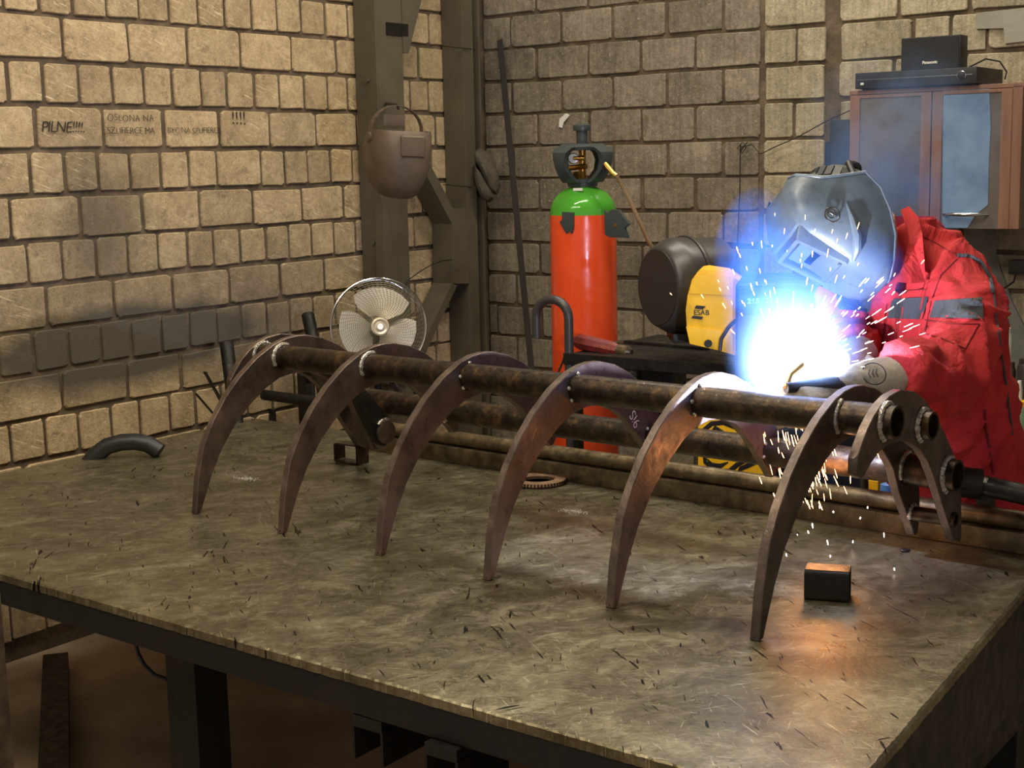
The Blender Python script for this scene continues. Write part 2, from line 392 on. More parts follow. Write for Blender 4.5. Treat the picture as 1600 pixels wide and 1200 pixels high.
for lst, mat, par, ax, nm in ((far_l, M['brick_l'], wl, 0, 'brick_courses'), (far_b, M['brick_b'], wb, 1, 'brick_courses')):
    m = MB()
    for (x, y, z), w_, h_ in lst:
        m.box((x+.004, y, z) if ax == 0 else (x, y-.004, z), (.016, w_, h_) if ax == 0 else (w_, .016, h_))
    tag(m.build(nm, mat, par, smooth=False), kind='stuff')
print('bricks', cnt, len(far_l), len(far_b))
# scratched writing on the left wall
def wt(px, py, body, h, bold=0, sp=1.05, shear=0):
    o = onX(px, py, XL+.0098); t_ = text_mesh('scratched_lettering', body, h, o, (0, 1, .0), (0, 0, 1), M['ink'], wl, .0004, shear, sp, bold)
    for v in t_.data.vertices: n_ = noise.noise_vector(v.co*28); v.co += V((0, n_.y*.0022, n_.z*.0035))
wt(64, 207, 'PILNE!!!!.', .056, -.0008, .86, .2)
wt(168, 189, 'OS\u0141ONA NA', .035, -.0007, 1.05)
wt(168, 209, 'SZLIFIERCE MA', .034, -.0007, .95)
wt(262, 208, 'BY\u0106 NA SZLIFIERCE', .032, -.0007, .93)
wt(362, 194, '!!!!', .072, -.001, 1.0)
# plaster patch and stains low on the right of the back wall
def yprism(pts, Y, th, name, mat, parent=None, **k):
    P = [onY(x, y, Y) for x, y in pts]; return MB().prism([(p.x, p.z) for p in P], (V((0, Y, 0)), V((1, 0, 0)), V((0, 0, 1)), V((0, 1, 0))), 0, th)
yprism([(1500, 340), (1552, 345), (1556, 400), (1580, 470), (1605, 520), (1640, 560), (1640, 640), (1500, 640), (1530, 500), (1515, 400)], YB-.02, .015, '', None).build('plaster_patch', grimy('smeared_plaster', srgb(104, 106, 102), srgb(148, 150, 144), 6, .9, 0, .3), wb, smooth=False)
yprism([(1525, 20), (1600, 12), (1640, 12), (1640, 60), (1570, 68), (1568, 44), (1525, 45)], YB-.018, .01, '', None).build('plaster_patch', grimy('pale_plaster', srgb(136, 132, 118), srgb(160, 156, 140), 6, .9, 0, .3), wb, smooth=False)
yprism([(874, 186), (884, 177), (890, 180), (880, 192), (878, 200), (873, 198)], YB-.020, .005, '', None).build('plaster_flake', M['white'], wb, smooth=False)
# ------------------------------------------------------------------ steel columns and braces against the left wall
XC = -4.0
def yzprism(poly, x0, x1): return MB().prism(poly, (V((0, 0, 0)), V((0, 1, 0)), V((0, 0, 1)), V((1, 0, 0))), x0, x1)
def xpoly(pts): return [(onX(x, y, XC).y, onX(x, y, XC).z) for x, y in pts]
col = thing('steel_column', 'olive grey steel column against the left wall, an old mask hanging on it', 'column', (-4.06, 4.68, 0))
c1 = MB().bb((XL+.012, 4.592, 0), (XC, 4.604, 3.9)).bb((XC-.012, 4.604, 0), (XC, 4.765, 3.9)).bb((XL+.012, 4.753, 0), (XC-.012, 4.765, 3.9))
c1.build('shaft', M['steel_paint'], col, smooth=False, bevel=.003)
for z in (.95, 1.32, 2.0): MB().cyl((-4.05, 4.592, z), (-4.05, 4.582, z), .009, 10).build('bolt', M['steel_paint'], col)
yzprism([(4.765, 2.12), (4.765, 2.35), (4.80, 2.50), (5.05, 3.0), (5.16, 3.0), (4.93, 2.42), (4.86, 2.26), (4.80, 2.12)], XC-.06, XC+.004).build('knee_plate', M['steel_paint'], col, smooth=False)
MB().bb((XC-.02, 4.66, 2.19), (XC+.006, 4.80, 2.24)).build('bracket', M['dark'], col, smooth=False)
col2 = thing('steel_column', 'olive grey steel column standing in the room corner with diagonal braces', 'column', (-4.06, 5.22, 0))
c2 = MB().bb((XL+.012, 5.185, 0), (XC, 5.197, 3.9)).bb((XC-.012, 5.197, 0), (XC, 5.262, 3.9)).bb((XL+.012, 5.32, 0), (XC-.012, 5.332, 3.9))
c2.build('shaft', M['steel_paint'], col2, smooth=False, bevel=.003)
MB().bb((XC, 5.19, .6), (XC+.004, 5.2, 3.9)).build('flange_edge', M['steel_paint'], col2, smooth=False)
yzprism(xpoly([(634, 214), (706, 350), (706, 443), (733, 443), (733, 325), (707, 325), (645, 205)]), XL+.02, XC+.002).build('upper_brace', M['steel_paint'], col2, smooth=False)
yzprism(xpoly([(706, 443), (660, 538), (640, 590), (650, 596), (668, 545), (714, 446)]), XL+.02, XC+.001).build('lower_brace', M['steel_paint'], col2, smooth=False)
yzprism(xpoly([(594, 310), (600, 310), (612, 400), (628, 440), (634, 600), (600, 600)]), XC-.03, XC+.012).build('lower_plate', M['steel_paint'], col2, smooth=False)
wr = thing('tie_wire', 'thin wire tied round the corner column above the fan', 'wire', tuple(onX(700, 410, XC+.02)))
MB().tube([onX(x, y, XC+.012) for x, y in ((630, 450), (640, 436), (655, 425), (672, 415), (690, 408), (706, 406))], .0022, 6).build('wire', M['dark'], wr)
for yy in (76, 292):
    w_ = MB().tube([onX(692, yy-4, XC+.006), onX(718, yy-1, XC+.008), onX(735, yy, XC+.008), onY(752, yy+3, YB-.02)], .002, 6)
    tag(w_.build('wire_loop', M['dark'], base=tuple(onX(718, yy, XC))), 'thin dark wire round the corner column ' + ('near the top of the photo' if yy < 100 else 'level with the hanging mask'), 'wire', 'wires round the column')
# ------------------------------------------------------------------ table
ZT = .72
tb = thing('welding_table', 'large steel workshop table with a scratched plate top', 'table', (-2.3, 2.8, 0))
c = [V((-3.89, 3.66, ZT)), V((-3.90, 2.02, ZT)), V((-3.30, 1.992, ZT)), V((-.80, 1.885, ZT)), V((-.755, 1.93, ZT)), V((-.86, 3.58, ZT))]
# front edge follows the photographed line exactly
fe = [onZ(x, y, ZT) for x, y in ((0, 895), (150, 936), (300, 977), (620, 1067), (910, 1150), (1070, 1200))]
d_ = (fe[-1]-fe[0]).normalized(); FE0 = fe[0]-d_*.75; FE1 = fe[-1]+d_*((-.775-fe[-1].x)/d_.x)
re_ = [onZ(x, y, ZT) for x, y in ((1600, 924), (1365, 1200))]; e_ = (re_[0]-re_[1]).normalized()
k_ = (FE0-re_[1]); 
# intersection of the front and right edges
A = Matrix(((d_.x, -e_.x), (d_.y, -e_.y))); bvec = re_[1]-fe[0]; s_t = A.inverted() @ V((bvec.x, bvec.y)).to_2d()
FRc = fe[0]+d_*s_t[0]; BRc = FRc + e_*((3.6-FRc.y)/e_.y); BLc = V((-3.87, 3.675, ZT)); FLc = V((-3.80, FE0.y+.0, ZT)); FLc = fe[0]-d_*((fe[0].x+3.87)/d_.x)
outline = []
corners = [BLc, FLc, FRc, BRc]; rr = random.Random(5)
for a, b, rag in ((BLc, FLc, .0008), (FLc, FRc, .0014), (FRc, BRc, .0012), (BRc, BLc, .0015)):
    n = max(2, int((b-a).length/.011)); t = (b-a).normalized(); nn = V((t.y, -t.x, 0))
    for i in range(n): outline.append(a.lerp(b, i/n)+nn*rr.uniform(-rag, rag) if i else a)
m = MB(); n = len(outline); inner = [p+(V((-2.3, 2.8, ZT))-p).normalized()*.006 for p in outline]
m.rings([[p-V((0, 0, .02)) for p in outline], [p-V((0, 0, .003)) for p in outline], [p for p in inner]])
m.build('tabletop', M['table'], tb, smooth=False)
def beam(a, b, w, h, top):
    t = (b-a).normalized(); s2 = V((t.y, -t.x, 0)); return MB().box((a+b)/2+V((0, 0, top-h/2-a.z)), ((b-a).length, w, h), (t, s2, V((0, 0, 1))))
IN = .028
cin = [p+(V((-2.3, 2.8, ZT))-p).normalized()*.055 for p in corners]
for i, nm in enumerate(('left_beam', 'front_beam', 'right_beam', 'back_beam')):
    beam(cin[i], cin[(i+1) % 4], .05, .060, ZT-.02).build('beam', M['frame'], tb, smooth=False, bevel=.004)
MB().bb((-1.0, 2.1, .25), (-.955, 3.45, ZT-.08)).build('side_panel', M['frame'], tb, smooth=False)
beam(FRc+V((-.04, .06, 0)), BRc+V((-.04, -.06, 0)), .03, .26, ZT-.02).build('side_apron', M['frame'], tb, smooth=False)
def leg(x, y): MB().box((x, y, (ZT-.075)/2), (.095, .095, ZT-.075)).build('leg', M['frame'], tb, smooth=False, bevel=.004)
lp = onY(299, 1100, 2.03)
for x, y in ((lp.x, 2.05), (-1.0, 2.0), (-3.78, 3.58), (-1.02, 3.50), (lp.x, 3.55)): leg(x, y)
for x in (-3.2, -2.45, -1.7): MB().bb((x-.03, 2.05, ZT-.10), (x+.03, 3.55, ZT-.02)).build('cross_member', M['frame'], tb, smooth=False, bevel=.003)
MB().bb((-1.03, 2.05, .22), (-.97, 3.5, .28)).build('lower_rail', M['frame'], tb, smooth=False, bevel=.003)
# channel offcuts lying on a low shelf under the table, seen end on at the bottom of the photo
for (px, py, lab) in ((590, 1128, 'short steel channel offcut under the table front edge, the upper left one of two'), (705, 1172, 'short steel channel offcut under the table front edge, cut by the bottom of the photo')):
    z = .62; p = onZ(px, py, z); t = MB().bb((p.x-.036, p.y-.03, z-.002), (p.x+.036, p.y+.12, z+.018)).build('channel_bracket', M['frame'], tb, smooth=False)
    MB().bb((p.x-.035, p.y-.03, z-.006), (p.x+.035, p.y+.12, z)).build('web', M['dark'], t, smooth=False, bevel=.002)
    for sx in (-1, 1): MB().bb((p.x+sx*.035-.003, p.y-.03, z-.07), (p.x+sx*.035+.003, p.y+.12, z-.004)).build('flange', M['dark'], t, smooth=False, bevel=.001)
# cable hanging under the front beam
pp = [onY(x, y, 2.1) for x, y in ((212, 1005), (216, 1022), (226, 1040), (242, 1055), (262, 1062))]
tag(MB().tube(pp, .005, 8).build('hanging_cable', M['black'], base=tuple(pp[0])), 'thin black cable looping down under the table front edge beside the leg', 'cable')
# narrow steel post at the photo's left edge, close to the camera
q = at(2, 1130, 1.7)
tag(MB().bb((q.x-.012, q.y-.01, 0), (q.x+.004, q.y+.01, q.z+.17)).build('post', M['rail'], base=(q.x, q.y, 0)), 'narrow grey steel post cut by the left edge of the photo near the floor', 'post')
bt = onZ(120, 1165, .02)
tag(MB().box((bt.x-.1, bt.y-.0, .03), (1.3, .08, .06), (V((.8, -.6, 0)), V((.6, .8, 0)), V((0, 0, 1)))).build('floor_shadow_bar', M['dark'], base=(bt.x, bt.y, 0)), 'dark bar standing in for diagonal shadows on the floor at the lower left', 'beam')  # dark bar laid where diagonal shadows cross the floor
# ================================================================== GRAPPLE RAKE
ANG = math.radians(-4.1316)
Ux = V((math.cos(ANG), math.sin(ANG), 0)); Vx = V((-math.sin(ANG), math.cos(ANG), 0)); V0 = 2.3153
def RW(u_, v_, z_): return Ux*u_+Vx*(V0+v_)+V((0, 0, ZT+z_))
TU = [-3.09, -2.736, -2.380, -2.035, -1.692, -1.344]
TH = .021
front = [(.004, .0), (.009, .028), (.018, .094), (.043, .185), (.081, .249), (.128, .309), (.182, .359), (.245, .403), (.31, .434), (.355, .4455), (.395, .449), (.433, .447), (.494, .432), (.556, .404), (.609, .369)]
rear_s = [(.655, .322), (.692, .272), (.706, .225), (.698, .185), (.680, .161), (.663, .158)]
rear_l = [(.655, .322), (.695, .262), (.722, .20), (.732, .14), (.732, .09), (.726, .062), (.715, .056), (.705, .060)]
in_s = [(.648, .176), (.629, .195), (.589, .238), (.542, .283), (.50, .314), (.44, .337), (.382, .343), (.323, .335), (.274, .314), (.219, .279), (.156, .226), (.101, .159), (.064, .095), (.034, .03), (.022, .002)]
in_l = [(.691, .085), (.657, .128), (.621, .178)]+in_s[2:]
rk = thing('grapple_rake', 'welded steel grapple rake of curved tines on thick pipes, standing on the table', 'grapple', tuple(RW(-2.2, .35, 0)))
def fr(u_): return (RW(u_, 0, 0), Vx, V((0, 0, 1)), Ux)
def chamf(name, poly, u_, mat):
    return MB().prism(poly, fr(u_), -TH, 0).build(name, mat, rk, bevel=.0018, seg=1)
base_me = {}
for i, u_ in enumerate(TU):
    lng = (i in (0, 5))
    if lng not in base_me:
        o = chamf('tine', front+(rear_l if lng else rear_s)+(in_l if lng else in_s), u_, M['tine']); base_me[lng] = (o, u_)
    else:
        b, ub = base_me[lng]; o = b.copy(); COL.objects.link(o); o.location = Ux*(u_-ub)
# outer end plates: short front point, long rear leg
e_out = [(.214, .304), (.214, .336), (.232, .36), (.258, .39), (.286, .412), (.32, .431), (.357, .443), (.409, .4485), (.472, .437), (.529, .410), (.58, .374), (.634, .322), (.675, .28), (.712, .225), (.735, .16), (.742, .10), (.742, .06), (.735, .052)]
e_in = [(.70, .066), (.676, .10), (.654, .130), (.621, .178), (.589, .225), (.553, .27), (.51, .306), (.461, .329), (.414, .340), (.354, .342), (.31, .333), (.275, .316), (.248, .297), (.235, .292)]
for u_ in (-1.247, -3.175): chamf('end_plate', e_out+e_in, u_, M['tine'])
def rpipe(name, v_, z_, u0, u1, r, mat='pipe', wall=.006):
    return MB().pipe(RW(u0, v_, z_), RW(u1, v_, z_), r, r-wall, 32).build(name, M[mat], rk)
rpipe('main_pipe', .338, .393, -3.205, -1.222, .0345)
rpipe('rear_pipe', .653, .225, -3.205, -1.222, .0355)
rpipe('stub_pipe', .514, .358, -1.36, -1.222, .031)
rpipe('stub_pipe', .514, .358, -3.205, -3.07, .031)
rpipe('thin_pipe', .690, .115, -1.36, -1.24, .017)
def ringweld(u_, v_, z_, r, a0, a1, w=.006, seed=1):
    rd = random.Random(seed); n = int(abs(a1-a0)/.12)+3; pts = []; rad = []
    for k in range(n):
        a = a0+(a1-a0)*k/(n-1); pts.append(RW(u_, v_, z_)+(Vx*math.cos(a)+V((0, 0, 1))*math.sin(a))*(r+.002)); rad.append(w*rd.uniform(.8, 1.2))
    MB().tube(pts, rad, 8).build('weld_bead', M['weld'], rk)
for k, u_ in enumerate(TU[:2]): ringweld(u_+.003, .338, .393, .0345, 1.1, 3.7, .0065, k)
ringweld(-3.172, .338, .393, .0345, .9, 3.2, .006, 9)
for k, u_ in enumerate(TU[:3]): ringweld(u_+.003, .653, .225, .0355, 1.2, 3.9, .007, k+3)
ringweld(TU[5]+.003, .338, .393, .0345, 1.8, 4.0, .006, 13); ringweld(TU[5]+.003, .653, .225, .0355, 1.2, 3.6, .006, 14)
ringweld(TU[5]+.003, .690, .115, .017, 1.0, 3.6, .005, 15)
for v_, z_, r in ((.338, .393, .0345), (.514, .358, .031), (.653, .225, .0355)): ringweld(-1.244, v_, z_, r, 1.0, 4.4, .007, 21)
for k, u_ in enumerate(TU[2:5]):
    for a in (1.55, 3.0, 3.9): MB().ball(RW(u_+.004, .338, .393)+(Vx*math.cos(a)+V((0, 0, 1))*math.sin(a))*.036, .0055, 8).build('tack_weld', M['weld'], rk)
    for a in (2.4, 3.3): MB().ball(RW(u_+.004, .653, .225)+(Vx*math.cos(a)+V((0, 0, 1))*math.sin(a))*.037, .005, 8).build('tack_weld', M['weld'], rk)
for u_ in TU: MB().ball(RW(u_-.01, .012, .006), .008, 8, (1.2, 1, .8)).build('tack_weld', M['dark'], rk)
# link lever at the left end of the rear pipe
UL = -2.965
def onU(x, y, u_): r = ray(x, y); q = CAM+r*((u_-CAM.dot(Ux))/r.dot(Ux)); return (q.dot(Vx)-V0, q.z-ZT)
lv = [onU(*p, UL) for p in ((553, 606), (562, 600), (574, 612), (606, 652), (614, 672), (612, 690), (600, 698), (588, 692), (574, 664), (560, 634))]
MB().prism(lv, fr(UL), -.022, 0).build('link_lever', M['dark'], rk, bevel=.004)
bv, bz = onU(601, 675, UL)
MB().cyl(RW(UL, bv, bz), RW(UL+.012, bv, bz), .034, 24).build('pivot_boss', M['tine'], rk)
ringweld(UL+.004, bv, bz, .036, 1.2, 2.4, .006, 31)
# chalk marks on the rear leg of the fourth tine
text_mesh('chalk_mark', '9iS', .040, RW(TU[3]+.0012, .598, .270)+V((0, 0, 0)), (Vx*-.55+V((0, 0, .83))), (Vx*-.83-V((0, 0, .55))), M['white'], rk, .0004, 0, 1.0, -.0005)
# ------------------------------------------------------------------ bars lying on the table behind the rake
b1 = MB().box(RW(-1.9, .935, .0255), (2.9, .085, .05), (Ux, Vx, V((0, 0, 1))))
tag(b1.build('flat_steel_tube', M['rail'], base=tuple(RW(-1.9, .935, 0)), bevel=.004), 'long square steel tube lying on the table behind the rake, the lower of two', 'steel tube')
b2 = MB().pipe(RW(-3.32, .925, .0735), RW(-.55, .925, .0735), .0225, .018, 24)
tag(b2.build('round_steel_pipe', M['rail'], base=tuple(RW(-1.9, .925, .0735))), 'long round steel pipe lying on top of the square tube behind the rake', 'steel pipe')
# lever and cylinder behind the right end
lc = thing('sleeve_pipe', 'dark pipe with a thicker sleeve lying behind the right end of the rake', 'steel pipe', tuple(RW(-1.0, 1.08, .10)))
p0, p1, p2 = at(1462, 748, 3.33), at(1535, 757, 3.30), at(1660, 786, 3.2)
MB().pipe(p0, p1, .036, .028, 24).build('sleeve', M['dark'], lc); MB().cyl(p1-(p1-p0)*.2, p2, .024, 20).build('rod', M['dark'], lc)
MB().ball(at(1538, 752, 3.28), .012, 8).build('weld_blob', M['weld'], lc)
MB().box(at(1540, 790, 3.4), (.035, .035, .10)).build('support', M['dark'], lc, smooth=False)
MB().box(RW(-.98, 1.06, .045), (.10, .12, .088), (Ux, Vx, V((0, 0, 1)))).build('support_block', M['dark'], lc, smooth=False, bevel=.003)
# thin bar behind the rake's left end
bq = thing('scrap_rack', 'dark low scrap rack behind the far left corner of the table', 'rack', (-3.7, 4.3, 0))
MB().cyl(at(412, 617, 5.6), at(560, 636, 5.35), .021, 16).build('rail', M['dark'], bq)
r0 = at(470, 640, 5.7); 
for px in (480, 560, 660):
    q = at(px, 640, 5.75); MB().bb((q.x-.025, q.y-.025, 0), (q.x+.025, q.y+.025, .86)).build('post', M['dark'], bq, smooth=False, bevel=.003)
qa, qb = at(470, 600, 5.8), at(690, 640, 5.5)
MB().tube([V((qa.x, qa.y, .84)), V((qb.x, qb.y, .84))], .03, 8).build('rail', M['dark'], bq)
MB().tube([V((qa.x, qa.y, .5)), V((qb.x, qb.y, .5))], .05, 8).build('rail', M['dark'], bq)
def lean(name, label, cat, a, b, r, mat, wall=None, grp=None, n=16):
    m = MB().pipe(a, b, r, r-wall, n) if wall else MB().cyl(a, b, r, n)
    return tag(m.build(name, M[mat], base=tuple(b)), label, cat, grp)
a = at(481, 492, 5.75); b = a+(at(492, 545, 5.68)-a)*3.0
lean('steel_tube', 'dark round tube leaning behind the rake between the first crest and the fan', 'steel tube', a, b, .026, 'dark', .005)
a = at(354, 537, 5.35); b = a+(at(362, 600, 5.3)-a)*2.2
lean('steel_tube', 'dark round tube leaning on the left wall behind the leftmost tine', 'steel tube', a, b, .026, 'dark', .005)
for k, (p, q, lab) in enumerate((((320, 581), (343, 622), 'thin flat bar leaning left of the leftmost tine, the upper of two'), ((306, 615), (332, 645), 'thin flat bar leaning left of the leftmost tine, the lower and shorter of two'))):
    a = at(*p, 5.15); b = at(*q, 5.2); b2_ = a+(b-a)*2.4; t = (b2_-a).normalized(); s_ = t.cross(V((0, 0, 1))).normalized()
    tag(MB().box((a+b2_)/2, ((b2_-a).length, .018 if k == 0 else .01, .006), (t, s_, t.cross(s_))).build('flat_bar', M['dark'], base=tuple(b2_)), lab, 'steel bar')
for k, (p, q, d) in enumerate((((425, 640), (432, 760), 5.75), ((590, 560), (640, 640), 5.5), ((484, 600), (492, 690), 5.6))):
    a = at(*p, d); b = at(*q, d-.1)
    tag(MB().box((a+b)/2, (.03, .012, (b-a).length), (V((1, 0, 0)), V((0, 1, 0)), (a-b).normalized())).build('scrap_bar', M['dark'], base=tuple(b)), ['dark flat offcut standing behind the table under the leftmost tine', 'dark flat offcut slanting below the fan', 'dark flat offcut standing behind the thin rail'][k], 'steel offcut')
# black hose in the gap between table and wall
hp = [at(x, y, 4.65) for x, y in ((136, 728), (150, 710), (168, 697), (190, 691), (212, 690), (232, 694), (250, 706))]
tag(MB().tube(hp, .028, 14).build('black_hose', M['black'], base=tuple(hp[0])), 'thick black hose bulging up between the table and the left wall', 'hose')
# ------------------------------------------------------------------ small things on the table
o = thing('steel_block', 'short thick rectangular steel tube offcut standing on the table near the right tine', 'steel offcut', tuple(onZ(1290, 935, ZT)))
p, q = onZ(1256, 938, ZT), onZ(1326, 943, ZT); t = (q-p).normalized(); s_ = V((-t.y, t.x, 0)); w_ = (q-p).length; h_ = .066; ctr = (p+q)/2+s_*.03
fra = (ctr, s_, V((0, 0, 1)), t)
def rrect(a, b, r, n=4, z0=0):
    out = []
    for cx, cz, a0 in ((a/2-r, b/2-r, 0), (-a/2+r, b/2-r, 90), (-a/2+r, -b/2+r, 180), (a/2-r, -b/2+r, 270)):
        for k in range(n+1): an = math.radians(a0+90*k/n); out.append((cx+r*math.cos(an), cz+r*math.sin(an)+z0))
    return out
ou = rrect(.06, h_, .009, 4, h_/2+.0005); inn = rrect(.052, h_-.008, .005, 4, h_/2+.0005)
def hollow(ou, inn, fr_, t0, t1, m=None):
    m = m or MB(); O, A_, B_, T_ = fr_; R_ = lambda pl, tt: [O+A_*a+B_*b+T_*tt for a, b in pl]
    return m.rings([R_(inn, t0), R_(ou, t0), R_(ou, t1), R_(inn, t1)], closed=True)
hollow(ou, inn, fra, -w_/2, w_/2).build('tube_wall', M['dark'], o)
MB().box(ctr+V((0, 0, h_+.0005)), (w_*.96, .05, .001), (t, s_, V((0, 0, 1)))).build('lit_top_face', M['rail'], o, smooth=False)  # paler sheet puts the light on the block's top into its colour
o = thing('square_tube_offcut', 'small open square tube offcut lying on the table at left, open end to the camera', 'steel offcut', tuple(onZ(545, 726, ZT)))
p, q = onZ(522, 722, ZT), onZ(558, 727, ZT); t = (q-p).normalized(); s_ = V((-t.y, t.x, 0)); w_ = (q-p).length; h_ = .062
ou = rrect(w_, h_, .008, 3, h_/2+.0005); inn = rrect(w_-.008, h_-.008, .005, 3, h_/2+.0005)
hollow(ou, inn, ((p+q)/2, t, V((0, 0, 1)), s_), 0, .05).build('tube_wall', M['pipe'], o)
MB().box((p+q)/2+t*(w_/2+.004)+s_*.025+V((0, 0, .036)), (.004, .05, .07), (t, s_, V((0, 0, 1)))).build('welded_strip', M['pipe'], o, smooth=False)
rg_c = onZ(841, 754, ZT)
o = thing('serrated_ring', 'flat rusty ring with a serrated edge lying on the table behind the fourth tine', 'ring', tuple(rg_c))
MB().lathe([(.048, .0005), (.082, .0005), (.084, .005), (.080, .012), (.052, .014), (.048, .009), (.048, .0005)], rg_c, n=64).build('ring_body', grimy('rust_ring', srgb(104, 78, 58), srgb(142, 112, 84), 30, .6, .4, .3), o)
m = MB()
for k in range(52):
    a = k*2*math.pi/52; d = V((math.cos(a), math.sin(a), 0)); m.box(rg_c+d*.083+V((0, 0, .007)), (.006, .0032, .011), (d, V((-d.y, d.x, 0)), V((0, 0, 1))))
m.build('serration', M['pipe'], o, smooth=False)
cp = onZ(1414, 862, ZT)
tag(MB().torus(cp+V((0, 0, .004)), (0, 0, 1), .010, .003, 16, 6, k=(1, .5)).build('wire_clip', M['dark'], base=tuple(cp)), 'tiny bent wire clip on the table right of the steel block', 'clip')
# grinding dust
for k, (px, py, lab) in enumerate(((898, 799, 'small pile of pale grinding dust between the fourth and fifth tine tips'), (385, 748, 'pale scatter of grinding dust beside the leftmost tine'))):
    cc = onZ(px, py, ZT); m = MB(); rd = random.Random(k)
    for _ in range(130):
        x = rd.gauss(0, .02); y = rd.gauss(0, .009); s2 = rd.uniform(.0006, .0016); m.box(cc+V((x, y, s2/2)), (s2, s2*1.5, s2))
    tag(m.build('grinding_dust', M['white'], base=tuple(cc), smooth=False), lab, 'dust', None, 'stuff')
# ================================================================== GAS CYLINDER
YC = 4.47
c0 = onY(912, 400, YC); xc = c0.x
R_ = (onY(956, 400, YC)-onY(869, 400, YC)).length/2
zt = lambda py: onY(912, py, YC).z
cy = thing('gas_cylinder', 'tall orange gas cylinder with green shoulder and dark valve guard', 'gas cylinder', (xc, YC, 0))
prof = [(R_*.96, .12), (R_, .135), (R_, zt(335))]
MB().lathe(prof, (xc, YC, 0), n=48).build('body', M['orange'], cy)
z0, z1 = zt(335), zt(291); pr_ = [(R_, z0-.001)]
for k in range(1, 11):
    a = k/10*math.pi/2*.86; pr_.append((R_*math.cos(a)**.8, z0+(z1-z0)*math.sin(a)/math.sin(math.pi/2*.86)))
MB().lathe(pr_, (xc, YC, 0), n=48).build('shoulder', M['green'], cy)
za, zb, zc = zt(287), zt(228), zt(193)
MB().lathe([(R_*.36, z1-.01), (R_*.36, za)], (xc, YC, 0)).build('neck', M['green'], cy)
MB().lathe([(R_*.44, za-.01), (R_*.46, za), (R_*.5, za+.018)], (xc, YC, 0)).build('collar', M['graphite'], cy)
# tulip guard: four curved ribs joined by a top ring
g = MB()
for ang in (-8, -102, 82, 168):
    a = math.radians(ang); d = V((math.cos(a), math.sin(a), 0)); s2 = V((-d.y, d.x, 0)); rs = []
    for rr_, zz, ww in ((.46, 0, .62), (.62, .12, .50), (.84, .36, .42), (.92, .62, .44), (.88, .82, .58), (.72, .95, .74), (.5, 1.0, .70)):
        p = V((xc, YC, za+.005+(zb-za-.005)*zz))+d*R_*rr_; w2 = ww*R_*.5; t2 = .010
        rs.append([p+s2*w2+d*t2, p+s2*w2*.4+d*t2*1.5, p-s2*w2*.4+d*t2*1.5, p-s2*w2+d*t2, p-s2*w2-d*t2, p+s2*w2-d*t2])
    g.rings(rs)
g.build('guard_rib', M['graphite'], cy)
MB().lathe([(R_*.30, zb-.010), (R_*.72, zb-.016), (R_*.76, zb-.004), (R_*.6, zb+.008), (R_*.30, zb+.008), (R_*.28, zb)], (xc, YC, 0), n=40).build('guard_top', M['graphite'], cy)
MB().lathe([(R_*.17, zb-.01), (R_*.17, zc-.026), (R_*.25, zc-.026), (R_*.27, zc-.018), (R_*.26, zc-.006), (R_*.18, zc)], (xc, YC, 0), n=32).build('valve_knob', M['graphite'], cy)
MB().lathe([(.017, za), (.017, za+.03), (.013, za+.032), (.013, zb)], (xc, YC, 0), n=20).build('valve', M['brass'], cy)
gp = V((xc, YC, 0))+V((-.004, -.055, zt(247))); tc = (CAM-gp).normalized()
MB().lathe([(.017, -.008), (.020, -.006), (.020, .004), (.0175, .005)], gp, tc, 28).build('gauge', M['chrome'], cy)
gf = MB().lathe([(.0165, 0), (.0168, .0058)], gp, tc, 28).build('gauge_face', M['white'], cy)
MB().box(gp+tc*.0063+V((.002, 0, .002)), (.012, .0012, .0016), (V((.7, 0, .7)), tc, V((-.7, 0, .7)))).build('needle', M['ink'], gf, smooth=False)
text_mesh('gauge_marking', 'bar', .007, gp+tc*.006+V((-.006, 0, -.009)), tc.cross(V((0, 0, -1))) * 1, V((0, 0, 1)), M['ink'], gf, .0002)
MB().cyl(gp, gp+V((.035, .02, 0)), .009, 12).build('gauge_stem', M['brass'], cy)
MB().cyl(V((xc-.045, YC-.02, zt(262))), V((xc+.03, YC-.02, zt(260))), .010, 12).build('regulator', M['brass'], cy)
MB().box(V((xc, YC-.03, zt(274))), (.03, .03, .03)).build('valve_nut', M['brass'], cy, bevel=.003)
hs = [onY(x, y, YC-.03) for x, y in ((944, 254), (950, 262), (957, 270), (963, 275))]
MB().tube(hs, [.008, .010, .008, .009], 8).build('hose_coupling', M['brass'], cy)
MB().box(onY(903, 296, YC-R_*.62), (.04, .003, .010)).build('sticker', M['white'], cy, smooth=False)
# gas hose to the wire feeder
hh = [(963, 275, YC-.03), (972, 290, YC), (985, 315, YC+.02), (1000, 348, YC+.04), (1012, 375, YC+.05), (1020, 388, YC+.06), (1030, 410, YC+.1)]
hp = [onY(*p) for p in hh]
tag(MB().tube(hp, .0075, 8).build('gas_hose', grimy('tan_hose', srgb(120, 96, 70), srgb(150, 124, 92), 20, .5), base=tuple(hp[0])), 'thin tan gas hose running from the cylinder valve to the round wire drum', 'hose')
